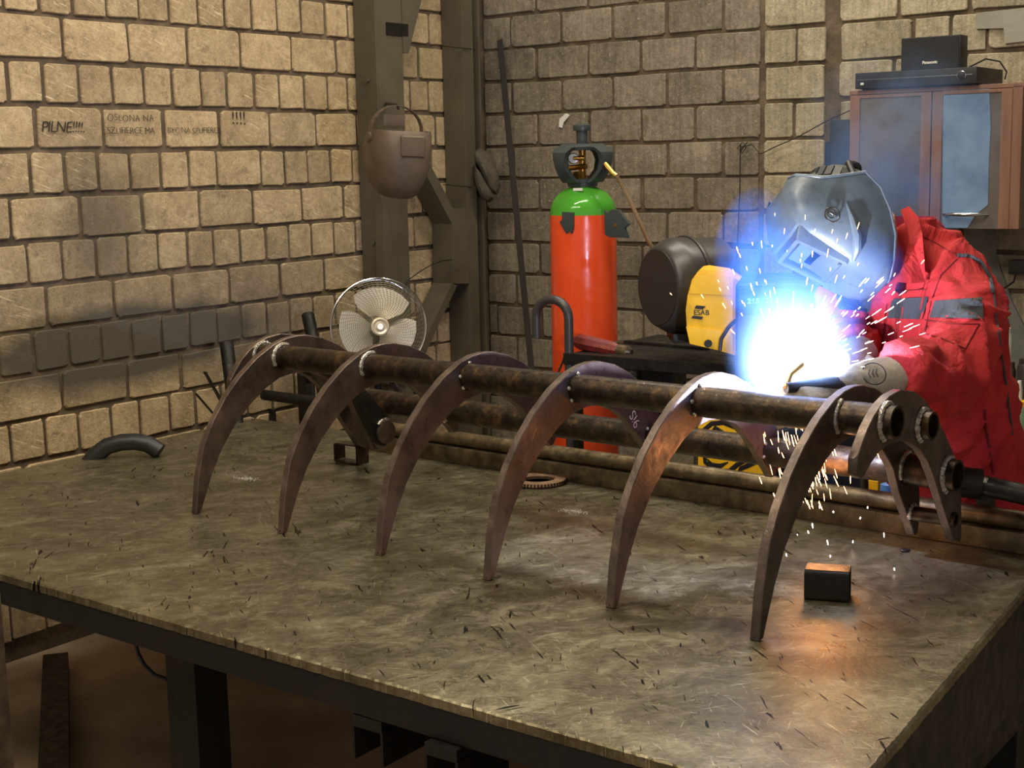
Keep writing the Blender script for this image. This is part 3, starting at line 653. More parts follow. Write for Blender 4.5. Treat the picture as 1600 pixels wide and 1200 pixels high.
# welding magnets stuck on the cylinder
def magnet(pts, Y, th, lab, hole=None):
    P = [onY(x, y, Y) for x, y in pts]; c_ = sum(P, V((0, 0, 0)))/len(P)
    o = MB().prism([(p.x, p.z) for p in P], (V((0, Y, 0)), V((1, 0, 0)), V((0, 0, 1)), V((0, 1, 0))), 0, th).build('welding_magnet', M['graphite'], base=tuple(c_), bevel=.002)
    if hole:
        h = onY(*hole, Y); MB().lathe([(.0035, -.001), (.0065, -.001), (.0065, .0005), (.0035, .0005)], h-V((0, .001, 0)), V((0, -1, 0)), 20).build('hole_rim', M['brass'], o)
    return tag(o, lab, 'magnet', 'magnets on the gas cylinder')
magnet([(878, 331), (895, 332), (895, 356), (893, 365), (889, 362), (884, 365), (874, 347), (878, 343)], YC-R_*1.04, .016, 'small dark arrow shaped welding magnet on the left of the orange cylinder')
magnet([(944, 328), (949, 333), (954, 328), (958, 327), (966, 328), (982, 350), (975, 357), (980, 369), (980, 372), (952, 371), (945, 367), (944, 345)], YC-R_*.75, .016, 'larger dark welding magnet sticking out on the right of the orange cylinder', (962, 352))
# inverted U handle in front of the cylinder
YH = 4.12
pts = [onY(840, 590, YH), onY(840, 500, YH)]
for k in range(11):
    a = math.pi-math.pi*k/10; cxx = onY(863, 495, YH); pts.append(V((cxx.x+.069*math.cos(a), YH, cxx.z+.062*math.sin(a))))
pts += [onY(887, 500, YH), onY(887, 640, YH)]
pts[0] = V((pts[1].x, YH, .64)); pts[1].x = pts[2].x; pts[0].x = pts[2].x; pts[-2].x = pts[-3].x; pts[-1].x = pts[-3].x; pts[-1].z = .4; pts[0].z = onY(840, 528, YH).z
hn = thing('welder_trolley', 'dark steel welder trolley with shelf and an inverted U handle tube', 'trolley', (onY(1060, 560, 4.3).x, 4.3, 0))
MB().tube(pts, .0165, 14).build('handle', M['drum'], hn)
zs = onY(900, 552, 4.15).z; x0 = onY(892, 552, 4.15).x; x1 = onY(1150, 590, 4.15).x
MB().bb((x0, 4.12, zs-.02), (x1, 4.33, zs)).build('shelf', M['dark'], hn, smooth=False, bevel=.003)
MB().bb((xc+R_+.03, 4.335, zs-.02), (x1, 4.75, zs)).build('shelf', M['dark'], hn, smooth=False, bevel=.003)
MB().bb((x0, 4.10, zs-.035), (x1, 4.125, zs+.006)).build('front_rail', M['dark'], hn, smooth=False, bevel=.003)
MB().bb((xc+R_+.03, 4.12, .28), (x1, 4.75, .30)).build('shelf', M['dark'], hn, smooth=False, bevel=.003)
for x in (xc+R_+.05, x1-.02):
    for y in (4.14, 4.73): MB().bb((x-.018, y-.018, .06), (x+.018, y+.018, zs-.02)).build('post', M['dark'], hn, smooth=False)
for x in (xc+R_+.09, x1-.08):
    for y in (4.16, 4.7): MB().lathe([(.03, -.015), (.055, -.015), (.06, 0), (.055, .015), (.03, .015)], (x, y, .06), (1, 0, 0), 24).build('wheel', M['black'], hn)
# grinder on the trolley shelf
p, q = onY(906, 534, 4.22), onY(966, 547, 4.22); gr = thing('angle_grinder', 'dirty dark red power tool lying on the trolley shelf beside the orange cylinder', 'power tool', (p.x, 4.22, zs))
t = (q-p).normalized()
MB().tube([p-t*.02, p, p+t*.04, q-t*.02, q], [.018, .029, .029, .026, .02], 8).build('housing', M['rust_red'], gr)
MB().tube([q, q+t*.04, q+t*.055], [.022, .024, .012], 12).build('gear_head', M['rail'], gr)
text_mesh('side_lettering', 'EXTREME', .016, onY(928, 542, 4.188), (t.x, t.y, t.z), (-t.z, 0, t.x), grimy('faded_print', srgb(170, 90, 60), srgb(190, 110, 80), 60, .6), gr, .0003)
text_mesh('side_lettering', '& EXPERT', .013, onY(927, 548, 4.188), (t.x, t.y, t.z), (-t.z, 0, t.x), M['rust_red'], gr, .0003)
gc = [p-t*.02, p-t*.05+V((0, 0, -.03)), V((p.x-.07, 4.2, p.z-.09)), V((p.x-.08, 4.12, p.z-.2))]
MB().tube(gc, .004, 8).build('cord', M['black'], gr)
# things on the lower part of the trolley / behind it
def clutter(name, lab, cat, px, py, Y, sx, sy, sz, mat, rot=0, z=None):
    p = onY(px, py, Y); z = p.z if z is None else z; c_, s_ = math.cos(rot), math.sin(rot)
    o = MB().box((p.x, Y, z), (sx, sy, sz), (V((c_, s_, 0)), V((-s_, c_, 0)), V((0, 0, 1)))).build(name, M[mat], base=(p.x, Y, z-sz/2), bevel=.004, smooth=False)
    return tag(o, lab, cat)
clutter('metal_box', 'square dark grey metal box on the trolley behind the fourth and fifth tines', 'box', 1038, 592, 4.35, .12, .12, .11, 'dark', .1)
clutter('tool_case', 'low dark green case under the trolley shelf behind the fourth tine', 'case', 1010, 572, 4.5, .16, .16, .06, 'graphite', .05)
clutter('scrap_plate', 'brownish crumpled plate beside the metal box on the trolley', 'offcut', 1003, 590, 4.4, .09, .05, .09, 'pipe', .5)
clutter('pry_bar', 'dark steel bar lying on the trolley shelf in front of the wire drum', 'bar', 1040, 541, 4.45, .36, .03, .022, 'dark', -.1)
clutter('flat_wrench', 'dark wrench lying on the trolley shelf beside the power tool', 'wrench', 1000, 538, 4.5, .2, .04, .02, 'rail', .2)
# ================================================================== WIRE FEEDER
fd = thing('wire_feeder', 'yellow and dark wire feeder with a big round drum cover', 'welding machine', tuple(at(1100, 545, 5.0)))
cr = RR.copy(); cr.z = 0; cr.normalize(); ct = V((cr.y, -cr.x, 0))   # ct points towards the camera side
ax = (-cr*.90+ct*.42).normalized(); d0 = at(1034, 448, 4.72); rD = .158
MB().lathe([(rD*.2, .018), (rD*.80, .016), (rD*.86, .010), (rD*.90, -.004), (rD, -.03), (rD*1.02, -.05), (rD*1.02, -.085), (rD*1.0, -.087)], d0, ax, 56).build('drum_cover', M['drum'], fd)
MB().lathe([(rD*.79, .0155), (rD*.79, .019), (rD*.1, .021)], d0, ax, 56).build('drum_disc', plain('drum_disc_plastic', srgb(44, 36, 34), .5), fd)
MB().lathe([(rD*1.05, -.086), (rD*1.06, -.095), (rD*1.05, -.10), (rD*.99, -.10), (rD*.99, -.21)], d0, ax, 56).build('drum_back', M['drum'], fd)
MB().box(d0-ax*.10+V((0, 0, -rD-.01)), (.12, .2, .03), (cr, ct, V((0, 0, 1)))).build('foot', M['dark'], fd, bevel=.004)
# yellow side body
fy = 4.42
O_ = at(1110, 480, fy); A_ = (cr*.93+ct*.20).normalized(); T_ = V((A_.y, -A_.x, 0))
def FP(x, y): # pixel on body plane
    r = ray(x, y); k = (O_-CAM).dot(T_)/r.dot(T_); q = CAM+r*k-O_; return (q.dot(A_), q.z)
body = [(1092, 422), (1102, 420), (1135, 425), (1158, 440), (1160, 560), (1125, 548), (1078, 537), (1073, 515), (1071, 485), (1074, 462), (1081, 437)]
MB().prism([FP(*p) for p in body], (O_, A_, V((0, 0, 1)), T_), -.16, 0).build('side_panel', M['yellow'], fd, bevel=.006)
MB().prism([FP(*p) for p in [(1084, 434), (1102, 424), (1140, 432), (1143, 462), (1076, 458)]], (O_, A_, V((0, 0, 1)), T_), 0, .004).build('upper_band', M['yellow'], fd, bevel=.001)
MB().prism([FP(*p) for p in [(1072, 510), (1152, 520), (1152, 556), (1125, 548), (1078, 537)]], (O_, A_, V((0, 0, 1)), T_), 0, .004).build('lower_band', M['yellow'], fd, bevel=.001)
lg = lambda pts, nm: MB().prism([FP(*p) for p in pts], (O_, A_, V((0, 0, 1)), T_), .0005, .003).build(nm, M['ink'], fd, smooth=False)
lg([(1088, 477), (1103, 478.5), (1098, 483.5), (1085, 482)], 'logo_bar'); lg([(1083, 493), (1099, 495), (1096, 499), (1080, 497)], 'logo_bar')
o2 = O_+A_*FP(1083.5, 492)[0]+V((0, 0, FP(1083.5, 492)[1]))+T_*.001
text_mesh('logo_lettering', 'ESAB', .0225, o2, A_, V((0, 0, 1)), M['ink'], fd, .0008, .0, 1.0, .0002)
MB().tube([O_+A_*FP(1107, 536)[0]+V((0, 0, FP(1107, 536)[1])), O_+A_*FP(1107, 536)[0]+V((0, 0, FP(1107, 536)[1]))+T_*.02], .012, 12).build('latch', M['ink'], fd)
MB().tube([at(1086, 388, 4.7), at(1136, 388, 4.78)], .009, 12).build('carry_handle', M['black'], fd)
MB().tube([at(1136, 388, 4.78), at(1144, 410, 4.78), at(1140, 428, 4.75)], .007, 10).build('handle_bracket', M['black'], fd)
fc = [at(*p, 4.4) for p in ((1150, 500), (1138, 512), (1127, 530), (1125, 548))]
MB().tube(fc, .006, 8).build('cable', M['navy'], fd)
# power source behind the arc
P0 = at(1230, 520, 4.28); T2 = V((CAM.x-P0.x, CAM.y-P0.y, 0)).normalized(); A2 = V((-T2.y, T2.x, 0))
ps = thing('welding_power_source', 'dark blue welding power source with a digital display behind the arc', 'welding machine', (P0.x, P0.y, P0.z-.19))
MB().box(P0-T2*.2, (.31, .4, .30), (A2, T2, V((0, 0, 1)))).build('case', M['navy'], ps, bevel=.02, seg=3)
MB().box(P0+V((0, 0, .095))+T2*.004, (.29, .010, .085), (A2, T2, V((0, 0, 1)))).build('control_panel', M['black'], ps, bevel=.003)
dg = glow('green_digits', (.1, 1, .55), 3.0)
text_mesh('digit_display', '265', .021, at(1168, 474, 4.245), A2, V((0, 0, 1)), dg, ps, .0006, 0, 1.15, .0006)
text_mesh('digit_display', '21.1', .021, at(1196, 473, 4.245), A2, V((0, 0, 1)), dg, ps, .0006, 0, 1.15, .0006)
MB().lathe([(.022, 0), (.020, .012), (.012, .014)], P0+A2*.08+V((0, 0, -.02)), T2, 24).build('dial', M['black'], ps)
MB().box(V((P0.x-.05, P0.y+.32, (P0.z-.16)/2)), (.26, .25, P0.z-.16)).build('lower_case', M['navy'], ps, bevel=.01)
# ================================================================== FAN
F0 = at(592, 510, 5.75); nF = ((CAM-F0).normalized()*.95+V((0, 0, -.02))+cr*.12).normalized()
fn = thing('floor_fan', 'round metal fan with a wire mesh guard in the corner behind the rake', 'fan', (F0.x, F0.y, 0))
ux = nF.orthogonal().normalized(); ux = V((0, 0, 1)).cross(nF).normalized(); uy = nF.cross(ux); RF = 75*5.75/FPX
MB().torus(F0, nF, RF, .0045, 64, 8).build('guard_rim', M['chrome'], fn)
fw = plain('fan_wire', srgb(176, 168, 146), .35, .8)
m = MB()
for k in range(1, 24):
    r_ = RF*k/24; dome = .028*(1-(k/24)**2)
    if r_ > .034: m.torus(F0+nF*dome, nF, r_, .0008, 44, 4)
m.build('guard_wire_rings', fw, fn); m = MB()
for k in range(60):
    a = k*2*math.pi/60; d = ux*math.cos(a)+uy*math.sin(a); d2 = ux*math.cos(a+.35)+uy*math.sin(a+.35)
    m.tube([F0+nF*.029+d*.034, F0+nF*.020+(d*.6+d2*.4).normalized()*RF*.55, F0+d2*RF], .0009, 4)
tag(m.build('guard_wire', fw, fn), kind='stuff')
fb = plain('fan_blade_steel', srgb(232, 222, 196), .4, .25)
for k in range(3):
    a0 = math.radians(200+120*k); rs = []
    for j in range(9):
        r_ = .035+(RF*.82-.035)*j/8; w_ = math.radians(58+14*math.sin(j/8*3)); tw = .045-.02*j/8
        row = []
        for i in range(7):
            a = a0+w_*(i/6-.5)*1.5; d = ux*math.cos(a)+uy*math.sin(a); row.append(F0-nF*(.03+tw*(i/6-.5))+d*r_)
        rs.append(row)
    m = MB(); vs = [p for r_ in rs for p in r_]; nv = len(vs); vs += [p-nF*.0015 for p in vs]; fs = []
    for j in range(8):
        for i in range(6):
            a = j*7+i; fs += [(a, a+1, a+8, a+7), (nv+a+7, nv+a+8, nv+a+1, nv+a)]
    m.add(vs, fs).build('blade', fb, fn, fixn=False)
MB().lathe([(.012, .048), (.014, .044), (.022, .042), (.030, .046), (.036, .044), (.038, .036), (.036, .026)], F0, nF, 36).build('hub_cap', plain('hub_cream', srgb(214, 202, 176), .3, .3), fn)
MB().lathe([(.034, -.02), (.05, -.05), (.055, -.14), (.03, -.17)], F0, nF, 28).build('motor', M['graphite'], fn)
MB().torus(F0-nF*.07, nF, RF*.97, .003, 56, 6).build('rear_rim', M['chrome'], fn)
MB().tube([F0-nF*.1, V((F0.x-nF.x*.1, F0.y-nF.y*.1, .04))], .016, 12).build('stand_pole', M['dark'], fn)
MB().lathe([(.19, 0), (.19, .012), (.06, .03), (.02, .045)], (F0.x-nF.x*.1, F0.y-nF.y*.1, 0), n=36).build('base', M['dark'], fn)
# ================================================================== HANGING MASK, GLOVES, LEANING BAR, WIRES
def supershell(O, F_, U_, S_, levels, n=26, th=.003):
    """levels: (u, halfwidth, front, back, exp) -> open shell wrapped round the front, thickened"""
    def ring(lv, off):
        u_, w_, fr_, bk, ex = lv; out = []
        for k in range(n+1):
            a = math.pi*(k/n)-math.pi/2; c_, s_ = math.cos(a), math.sin(a)
            S = math.copysign(abs(s_)**ex, s_)*(w_-off); F2 = bk+(fr_-bk-off)*(abs(c_)**ex)
            out.append(O+U_*u_+S_*S+F_*F2)
        return out
    vs = []; fs = []; m = len(levels); N1 = n+1
    for off in (0, th):
        for lv in levels: vs += ring(lv, off)
    q = m*N1
    for j in range(m-1):
        for i in range(n):
            a = j*N1+i; fs += [(a, a+1, a+N1+1, a+N1), (q+a+N1, q+a+N1+1, q+a+1, q+a)]
        for i in (0, n): a = j*N1+i; fs.append((a, a+N1, q+a+N1, q+a) if i == 0 else (a+N1, a, q+a, q+a+N1))
    for i in range(n):
        for j in (0, m-1): a = j*N1+i; fs.append((a, q+a, q+a+1, a+1) if j == 0 else (a+1, q+a+1, q+a, a))
    return MB().add(vs, fs)
hm = thing('old_welding_mask', 'dusty brown welding mask hanging face out on the steel column', 'welding mask', tuple(at(628, 240, 5.45)))
O = at(626, 245, 5.42); U_ = (UU*.97+RR*.06-FF*.2).normalized(); F_ = (-FF*.75+RR*.45-UU*.25); F_ = (F_-U_*F_.dot(U_)).normalized(); S_ = U_.cross(F_).normalized()
lv = [(-.155, .045, .055, -.03, .8), (-.14, .07, .075, -.05, .75), (-.10, .095, .095, -.08, .7), (-.04, .115, .105, -.09, .65), (.03, .122, .105, -.09, .65), (.085, .118, .095, -.06, .65), (.10, .115, .085, -.03, .7)]
supershell(O, F_, U_, S_, lv).build('shell', M['maskold'], hm)
MB().box(O+F_*.095+U_*.045, (.10, .03, .08), (S_, F_, U_)).build('lens_housing', M['maskold'], hm, bevel=.012, seg=3)
MB().lathe([(.018, 0), (.018, .006), (.010, .010)], O+S_*.112+U_*.01-F_*.03, S_, 20).build('side_knob', M['maskold'], hm)
MB().lathe([(.018, 0), (.018, .006), (.010, .010)], O-S_*.118+U_*.07-F_*.03, -S_, 20).build('side_knob', M['maskold'], hm)
bandp = [O+U_*(.09+.10*math.sin(math.pi*k/12))+S_*(.11*math.cos(math.pi*k/12))-F_*.05 for k in range(13)]
m = MB()
for a, b in zip(bandp, bandp[1:]): m.box((a+b)/2, ((b-a).length*1.1, .028, .003), ((b-a).normalized(), F_, (b-a).normalized().cross(F_)))
m.build('head_band', M['maskold'], hm, smooth=False)
MB().box(O+U_*.13+S_*-.02-F_*.03, (.09, .004, .05), (S_, F_, U_)).build('back_pad', M['maskold'], hm, bevel=.001)
hk = O+U_*.19-F_*.05; MB().tube([onX(603, 162, XC-.005), onX(603, 162, XC+.02), hk+V((0, 0, .004)), hk+V((0, 0, -.012))+F_*.01], .005, 8).build('hook', M['dark'], hm)
# gloves hanging at the corner
gl = thing('hanging_gloves', 'pair of dirty dark work gloves hanging on the back wall beside the corner column', 'gloves', tuple(at(762, 270, 6.55)))
def mitt(pts, name, d, sc):
    P = [at(x, y, d) for x, y in pts]; O_g = sum(P, V((0, 0, 0)))/len(P); rs = []
    for f, off in ((1, 0), (1.0, -.02), (.86, -.04), (.5, -.052)): rs.append([O_g+(p-O_g)*f+FF*off for p in P])
    MB().rings(rs).build(name, grimy(name+'_fabric', srgb(58, 52, 44), srgb(84, 76, 62), 24, .85, 0, .6, 60), gl)
mitt([(741, 238), (750, 232), (764, 240), (774, 255), (779, 275), (782, 292), (776, 305), (766, 300), (758, 285), (748, 262), (741, 250)], 'glove', 6.55, 1)
mitt([(741, 258), (750, 270), (760, 288), (768, 300), (771, 312), (764, 317), (752, 310), (744, 292), (740, 275)], 'glove', 6.52, 1)
a = onY(781, 62, YB-.045); b = onY(832, 590, 5.2); ex = a+(b-a)*1.32; t = (ex-a).normalized(); s_ = V((1, 0, 0)); s_ = (s_-t*s_.dot(t)).normalized()
lb = thing('leaning_steel_bar', 'long dark steel angle bar leaning on the back wall left of the orange cylinder', 'steel bar', tuple(ex))
MB().box((a+ex)/2, ((ex-a).length, .030, .004), (t, s_, t.cross(s_))).build('flange', M['drum'], lb, smooth=False)
MB().box((a+ex)/2-s_*.015+t.cross(s_)*(-.012), ((ex-a).length, .004, .026), (t, s_, t.cross(s_))).build('flange', M['dark'], lb, smooth=False)
MB().box(a.lerp(ex, .155)-t.cross(s_)*.003, (.15, .022, .002), (t, s_, t.cross(s_))).build('paint_drip', M['white'], lb, smooth=False)
def wire(name, lab, pts, Y, r=.0022, mat='ink', cat='wire'):
    P = [onY(x, y, Y) for x, y in pts]; return tag(MB().tube(P, r, 6).build(name, M[mat], base=tuple(P[0])), lab, cat)
wire('wall_wire', 'thin dark wire hanging straight down the back wall from a knot behind the welder', [(1168, 222), (1157, 236), (1152, 232), (1160, 222), (1166, 230), (1159, 240), (1157, 226), (1156, 300), (1152, 380), (1150, 440)], YB-.03)
wire('speaker_cable', 'thin dark cable running along the back wall up to the cabinet', [(1158, 230), (1175, 226), (1188, 241), (1210, 230), (1245, 215), (1290, 190), (1345, 165)], YB-.03)
wire('charger_cable', 'short dark cable hanging from the small charger on the back wall at right', [(1588, 424), (1584, 440), (1570, 450), (1552, 452)], YB-.06, .004)
# ================================================================== CABINET AND ELECTRONICS
YD = 5.15
def cz(px, py): return onY(px, py, YD)
xl, xr = cz(1328, 240).x, cz(1596, 240).x; ztop = cz(1460, 140).z; zbt = cz(1500, 357).z
cb = thing('wall_cabinet', 'wall cabinet with reddish wood frame and two grey doors', 'cabinet', ((xl+xr)/2, YB, zbt))
MB().bb((xl, YD+.02, zbt), (xr, YB-.012, ztop)).build('carcass', M['panel'], cb, smooth=False, bevel=.002)
MB().bb((xl-.004, YD-.004, ztop-.006), (xr+.004, YB-.012, ztop+.010)).build('top_board', M['wood'], cb, smooth=False, bevel=.002)
xm = cz(1455, 240).x
for x0_, x1_, nm in ((xl, xm-.002, 0), (xm+.002, cz(1580, 240).x, 1)):
    d = MB().bb((x0_, YD, zbt), (x1_, YD+.018, ztop-.008)).build('door', M['panel'], cb, smooth=False)
    fw_ = .038
    MB().bb((x0_, YD-.006, zbt), (x0_+fw_, YD, ztop-.008)).build('stile', M['wood'], d, smooth=False, bevel=.002)
    MB().bb((x1_-fw_, YD-.006, zbt), (x1_, YD, ztop-.008)).build('stile', M['wood'], d, smooth=False, bevel=.002)
    MB().bb((x0_, YD-.0055, ztop-.02), (x1_, YD, ztop-.008)).build('rail', M['wood'], d, smooth=False, bevel=.002)
    if nm:
        P = [cz(*p) for p in ((1473, 142), (1546, 136), (1548, 200), (1545, 260), (1544, 320), (1525, 335), (1512, 356), (1473, 356))]
        MB().prism([(p.x, p.z) for p in P], (V((0, YD, 0)), V((1, 0, 0)), V((0, 0, 1)), V((0, 1, 0))), -.002, 0).build('plastic_film', M['film'], d, smooth=False)
        a, b = cz(1474, 335), cz(1544, 335); a.z = b.z = (a.z+b.z)/2
        MB().tube([a+V((0, 0, 0)), a+V((.02, -.022, 0)), a.lerp(b, .5)+V((0, -.030, 0)), b+V((-.02, -.022, 0)), b], [.004, .006, .008, .006, .004], 10).build('handle', M['chrome'], d)
MB().bb((cz(1580, 240).x, YD-.004, zbt), (xr, YD+.02, ztop)).build('side_stile', M['wood'], cb, smooth=False, bevel=.002)
zp = ztop+.010; YP = 5.12
dv = thing('disc_player', 'flat black disc player with a round silver knob on top of the cabinet', 'disc player', (cz(1430, 130).x, 5.25, zp))
xa, xb = onY(1336, 130, YP).x, onY(1526, 120, YP).x; hd = .062
MB().bb((xa, YP, zp+.004), (xb, YP+.30, zp+hd)).build('case', M['black'], dv, bevel=.003)
MB().bb((xa+.01, YP-.002, zp+hd*.56), (xb-.015, YP, zp+hd*.60)).build('chrome_strip', M['chrome'], dv, smooth=False)
kc = onY(1502, 121, YP); kc.z = zp+hd*.55
MB().torus(kc, (0, -1, 0), .0145, .0028, 28, 8).build('knob_ring', M['chrome'], dv); MB().lathe([(.013, 0), (.012, .007), (.006, .008)], kc, V((0, -1, 0)), 24).build('knob', M['black'], dv)
for x_ in (xa+.03, xb-.03): MB().cyl((x_, YP+.03, zp), (x_, YP+.03, zp+.006), .012, 12).build('foot', M['black'], dv)
MB().box((xa+.028, YP-.001, zp+.022), (.012, .001, .008)).build('disc_mark', M['white'], dv, smooth=False)
sp_ = thing('centre_speaker', 'black rectangular centre speaker standing on the disc player', 'speaker', (onY(1455, 105, 5.18).x, 5.2, zp+hd))
xa, xb = onY(1408, 90, 5.16).x, onY(1500, 90, 5.16).x
MB().bb((xa, 5.16, zp+hd), (xb, 5.24, zp+hd+.118)).build('case', M['black'], sp_, bevel=.003)
MB().bb((xa+.004, 5.157, zp+hd+.004), (xb-.004, 5.16, zp+hd+.114)).build('grille', plain('speaker_cloth', srgb(36, 36, 38), .8), sp_, smooth=False)
text_mesh('maker_lettering', 'Panasonic', .014, V(((xa+xb)/2, 5.1565, zp+hd+.022)), (1, 0, 0), (0, 0, 1), M['white'], sp_, .0003, 0, 1, .0006, 'CENTER')
cbp = [V((onY(1515, 100, 5.3).x, 5.3, zp+hd+.01)), onY(1540, 92, 5.36), onY(1562, 96, 5.4), onY(1573, 112, 5.42), onY(1570, 124, 5.42)]
tag(MB().tube(cbp, .003, 6).build('cable_coil', M['black'], base=tuple(cbp[0])), 'loose black cable behind the disc player at the cabinet top right', 'cable')
s2_ = thing('satellite_speaker', 'small dark box speaker on the wall left of the cabinet', 'speaker', tuple(onY(1312, 222, 5.45)))
xa, xb = onY(1297, 200, 5.35).x, onY(1329, 200, 5.35).x; z1_, z0_ = onY(1312, 187, 5.35).z, onY(1312, 262, 5.35).z
MB().bb((xa, 5.35, z0_), (xb+.02, YB-.012, z1_)).build('case', M['black'], s2_, bevel=.004)
MB().bb((xa+.006, 5.346, z0_+.006), (xb-.004, 5.35, z1_-.006)).build('grille', plain('speaker_cloth_blue', srgb(40, 44, 52), .8), s2_, smooth=False)
MB().bb((xa-.05, 5.42, z0_), (xa, YB-.012, z0_+(z1_-z0_)*.55)).build('bracket_box', M['navy'], s2_, bevel=.003)
ch = thing('wall_charger', 'small dark charger box on the back wall at the right edge', 'charger', tuple(onY(1590, 418, YB-.04)))
p, q = onY(1575, 429, YB-.06), onY(1612, 407, YB-.06)
MB().bb((p.x, YB-.06, p.z), (q.x, YB-.012, q.z)).build('case', M['drum'], ch, bevel=.006)
# ledge with jars at the right edge
YS = 4.75
zs2 = onY(1590, 690, YS).z
sd = thing('side_bench', 'cluttered grey bench at the right edge behind the welder', 'bench', (onY(1620, 690, YS).x, YS, 0))
x0_ = onY(1555, 690, YS).x
MB().bb((x0_, YS-.15, zs2-.03), (x0_+1.1, YS+.5, zs2)).build('bench_top', M['rail'], sd, smooth=False, bevel=.003)
for x, y in ((x0_+.05, YS-.1), (x0_+1.0, YS-.1), (x0_+.05, YS+.4), (x0_+1.0, YS+.4)): MB().bb((x-.025, y-.025, 0), (x+.025, y+.025, zs2-.03)).build('leg', M['dark'], sd, smooth=False)
def jar(px, pyb, pyt, r, lab, mat, lid, ncat='bottle'):
    p = onY(px, pyb, YS); z1 = onY(px, pyt, YS).z
    o = thing('jar' if ncat == 'jar' else 'bottle', lab, ncat, (p.x, YS, zs2))
    MB().lathe([(r*.9, zs2+.001), (r, zs2+.01), (r, z1-.03), (r*.8, z1-.015)], (p.x, YS, 0), n=24).build('body', mat, o)
    MB().lathe([(r*.82, z1-.02), (r*.82, z1), (r*.5, z1+.002)], (p.x, YS, 0), n=24).build('lid', lid, o)
gj = N('jar_glass'); gj.set(Base_Color=srgb(150, 190, 150), Roughness=.08, Alpha=.55); gj = gj.m
jar(1593, 690, 626, .032, 'clear glass jar with a yellow lid on the side bench', gj, M['yellow'], 'jar')
YS = 4.85; jar(1572, 680, 565, .026, 'grey cylindrical bottle standing behind the yellow lidded jar', M['rail'], M['rail'])
jar(1600, 680, 560, .03, 'dark grey cylindrical bottle at the very right edge of the photo', M['drum'], M['drum'])
YS = 4.9; jar(1566, 690, 512, .02, 'slim pale tube standing closest to the welder on the side bench', M['white'], M['white'])
p = onY(1589, 690, 4.75); p.z = zs2+.006
tag(MB().tube([p, p+V((0, 0, .17)), p+V((.002, 0, .20))], [.012, .012, .006], 12).build('white_marker', M['white'], base=tuple(p)), 'short white marker standing in the glass jar', 'marker')
# yellow box with dark flame pattern, seen between the pipes
YY = 3.95
fx = thing('flame_pattern_box', 'yellow box with black flame swirls seen below the rear pipe', 'box', tuple(onY(1145, 745, YY)))
p, q = onY(1090, 700, YY), onY(1193, 700, YY); zt_, zb_ = onY(1140, 650, YY).z, .30
MB().bb((p.x, YY, zb_), (q.x, YY+.2, zt_)).build('case', M['yellow'], fx, smooth=False, bevel=.006)
MB().bb((p.x-.02, YY+.03, zb_-.02), (q.x+.03, YY+.19, zt_-.05)).build('back_case', M['black'], fx, smooth=False)
def fl(pts): 
    P = [onY(x, y, YY) for x, y in pts]; m = MB().tube([p_+V((0, -.0005, 0)) for p_ in P], [.002]+[.008]*(len(P)-2)+[.002], 6)
    for v in m.v: v.y = YY-.001+(v.y-YY)*.1
    m.build('flame_print', M['ink'], fx, smooth=False)
fl([(1098, 690), (1100, 672), (1112, 662), (1130, 660), (1150, 668), (1160, 684)]); fl([(1110, 676), (1118, 668), (1128, 674), (1122, 682), (1136, 678), (1148, 682)])
fl([(1098, 700), (1102, 722), (1118, 736), (1140, 736), (1152, 726), (1165, 722)]); fl([(1104, 716), (1112, 726), (1126, 728), (1138, 722)]); fl([(1150, 742), (1158, 732), (1172, 726), (1182, 724)])
MB().bb((p.x+.3, YY+.3, 0), (q.x+.2, YY+.4, .3)).build('stand', M['dark'], fx, smooth=False)
tag(MB().bb(onY(1351, 790, 3.9)-V((0, 0, .3)), onY(1372, 752, 3.9)+V((0, .08, 0))).build('yellow_carton', M['yellow'], base=tuple(onY(1360, 790, 3.9)-V((0, 0, .3))), smooth=False, bevel=.003), 'small yellow carton behind the far table edge, seen under the bright rear pipe', 'carton')
tag(MB().lathe([(.02, -.3), (.021, 0), (.019, .035), (.008, .04)], onY(1386, 775, 3.9), n=20).build('blue_canister', plain('blue_plastic', srgb(90, 140, 220), .4), base=tuple(onY(1386, 775, 3.9)-V((0, 0, .3)))), 'light blue canister right of the yellow carton behind the table edge', 'canister')
# ceiling strip lights (outside the frame) that give the room its light
for k, (x, y) in enumerate(((-2.3, 2.68), (-2.6, .4), (-2.4, 4.75))):
    t_ = thing('ceiling_light', 'long strip light on the ceiling, ' + ('above the table', 'nearer the camera', 'close to the back wall')[k], 'lamp', (x, y, 3.9))
    MB().bb((x-1.22, y-.13, 3.78), (x+1.22, y+.13, 3.88)).build('housing', M['white'], t_, smooth=False, bevel=.004)
    MB().bb((x-.02, y-.02, 3.87), (x+.02, y+.02, 3.9)).build('mount', M['white'], t_, smooth=False)
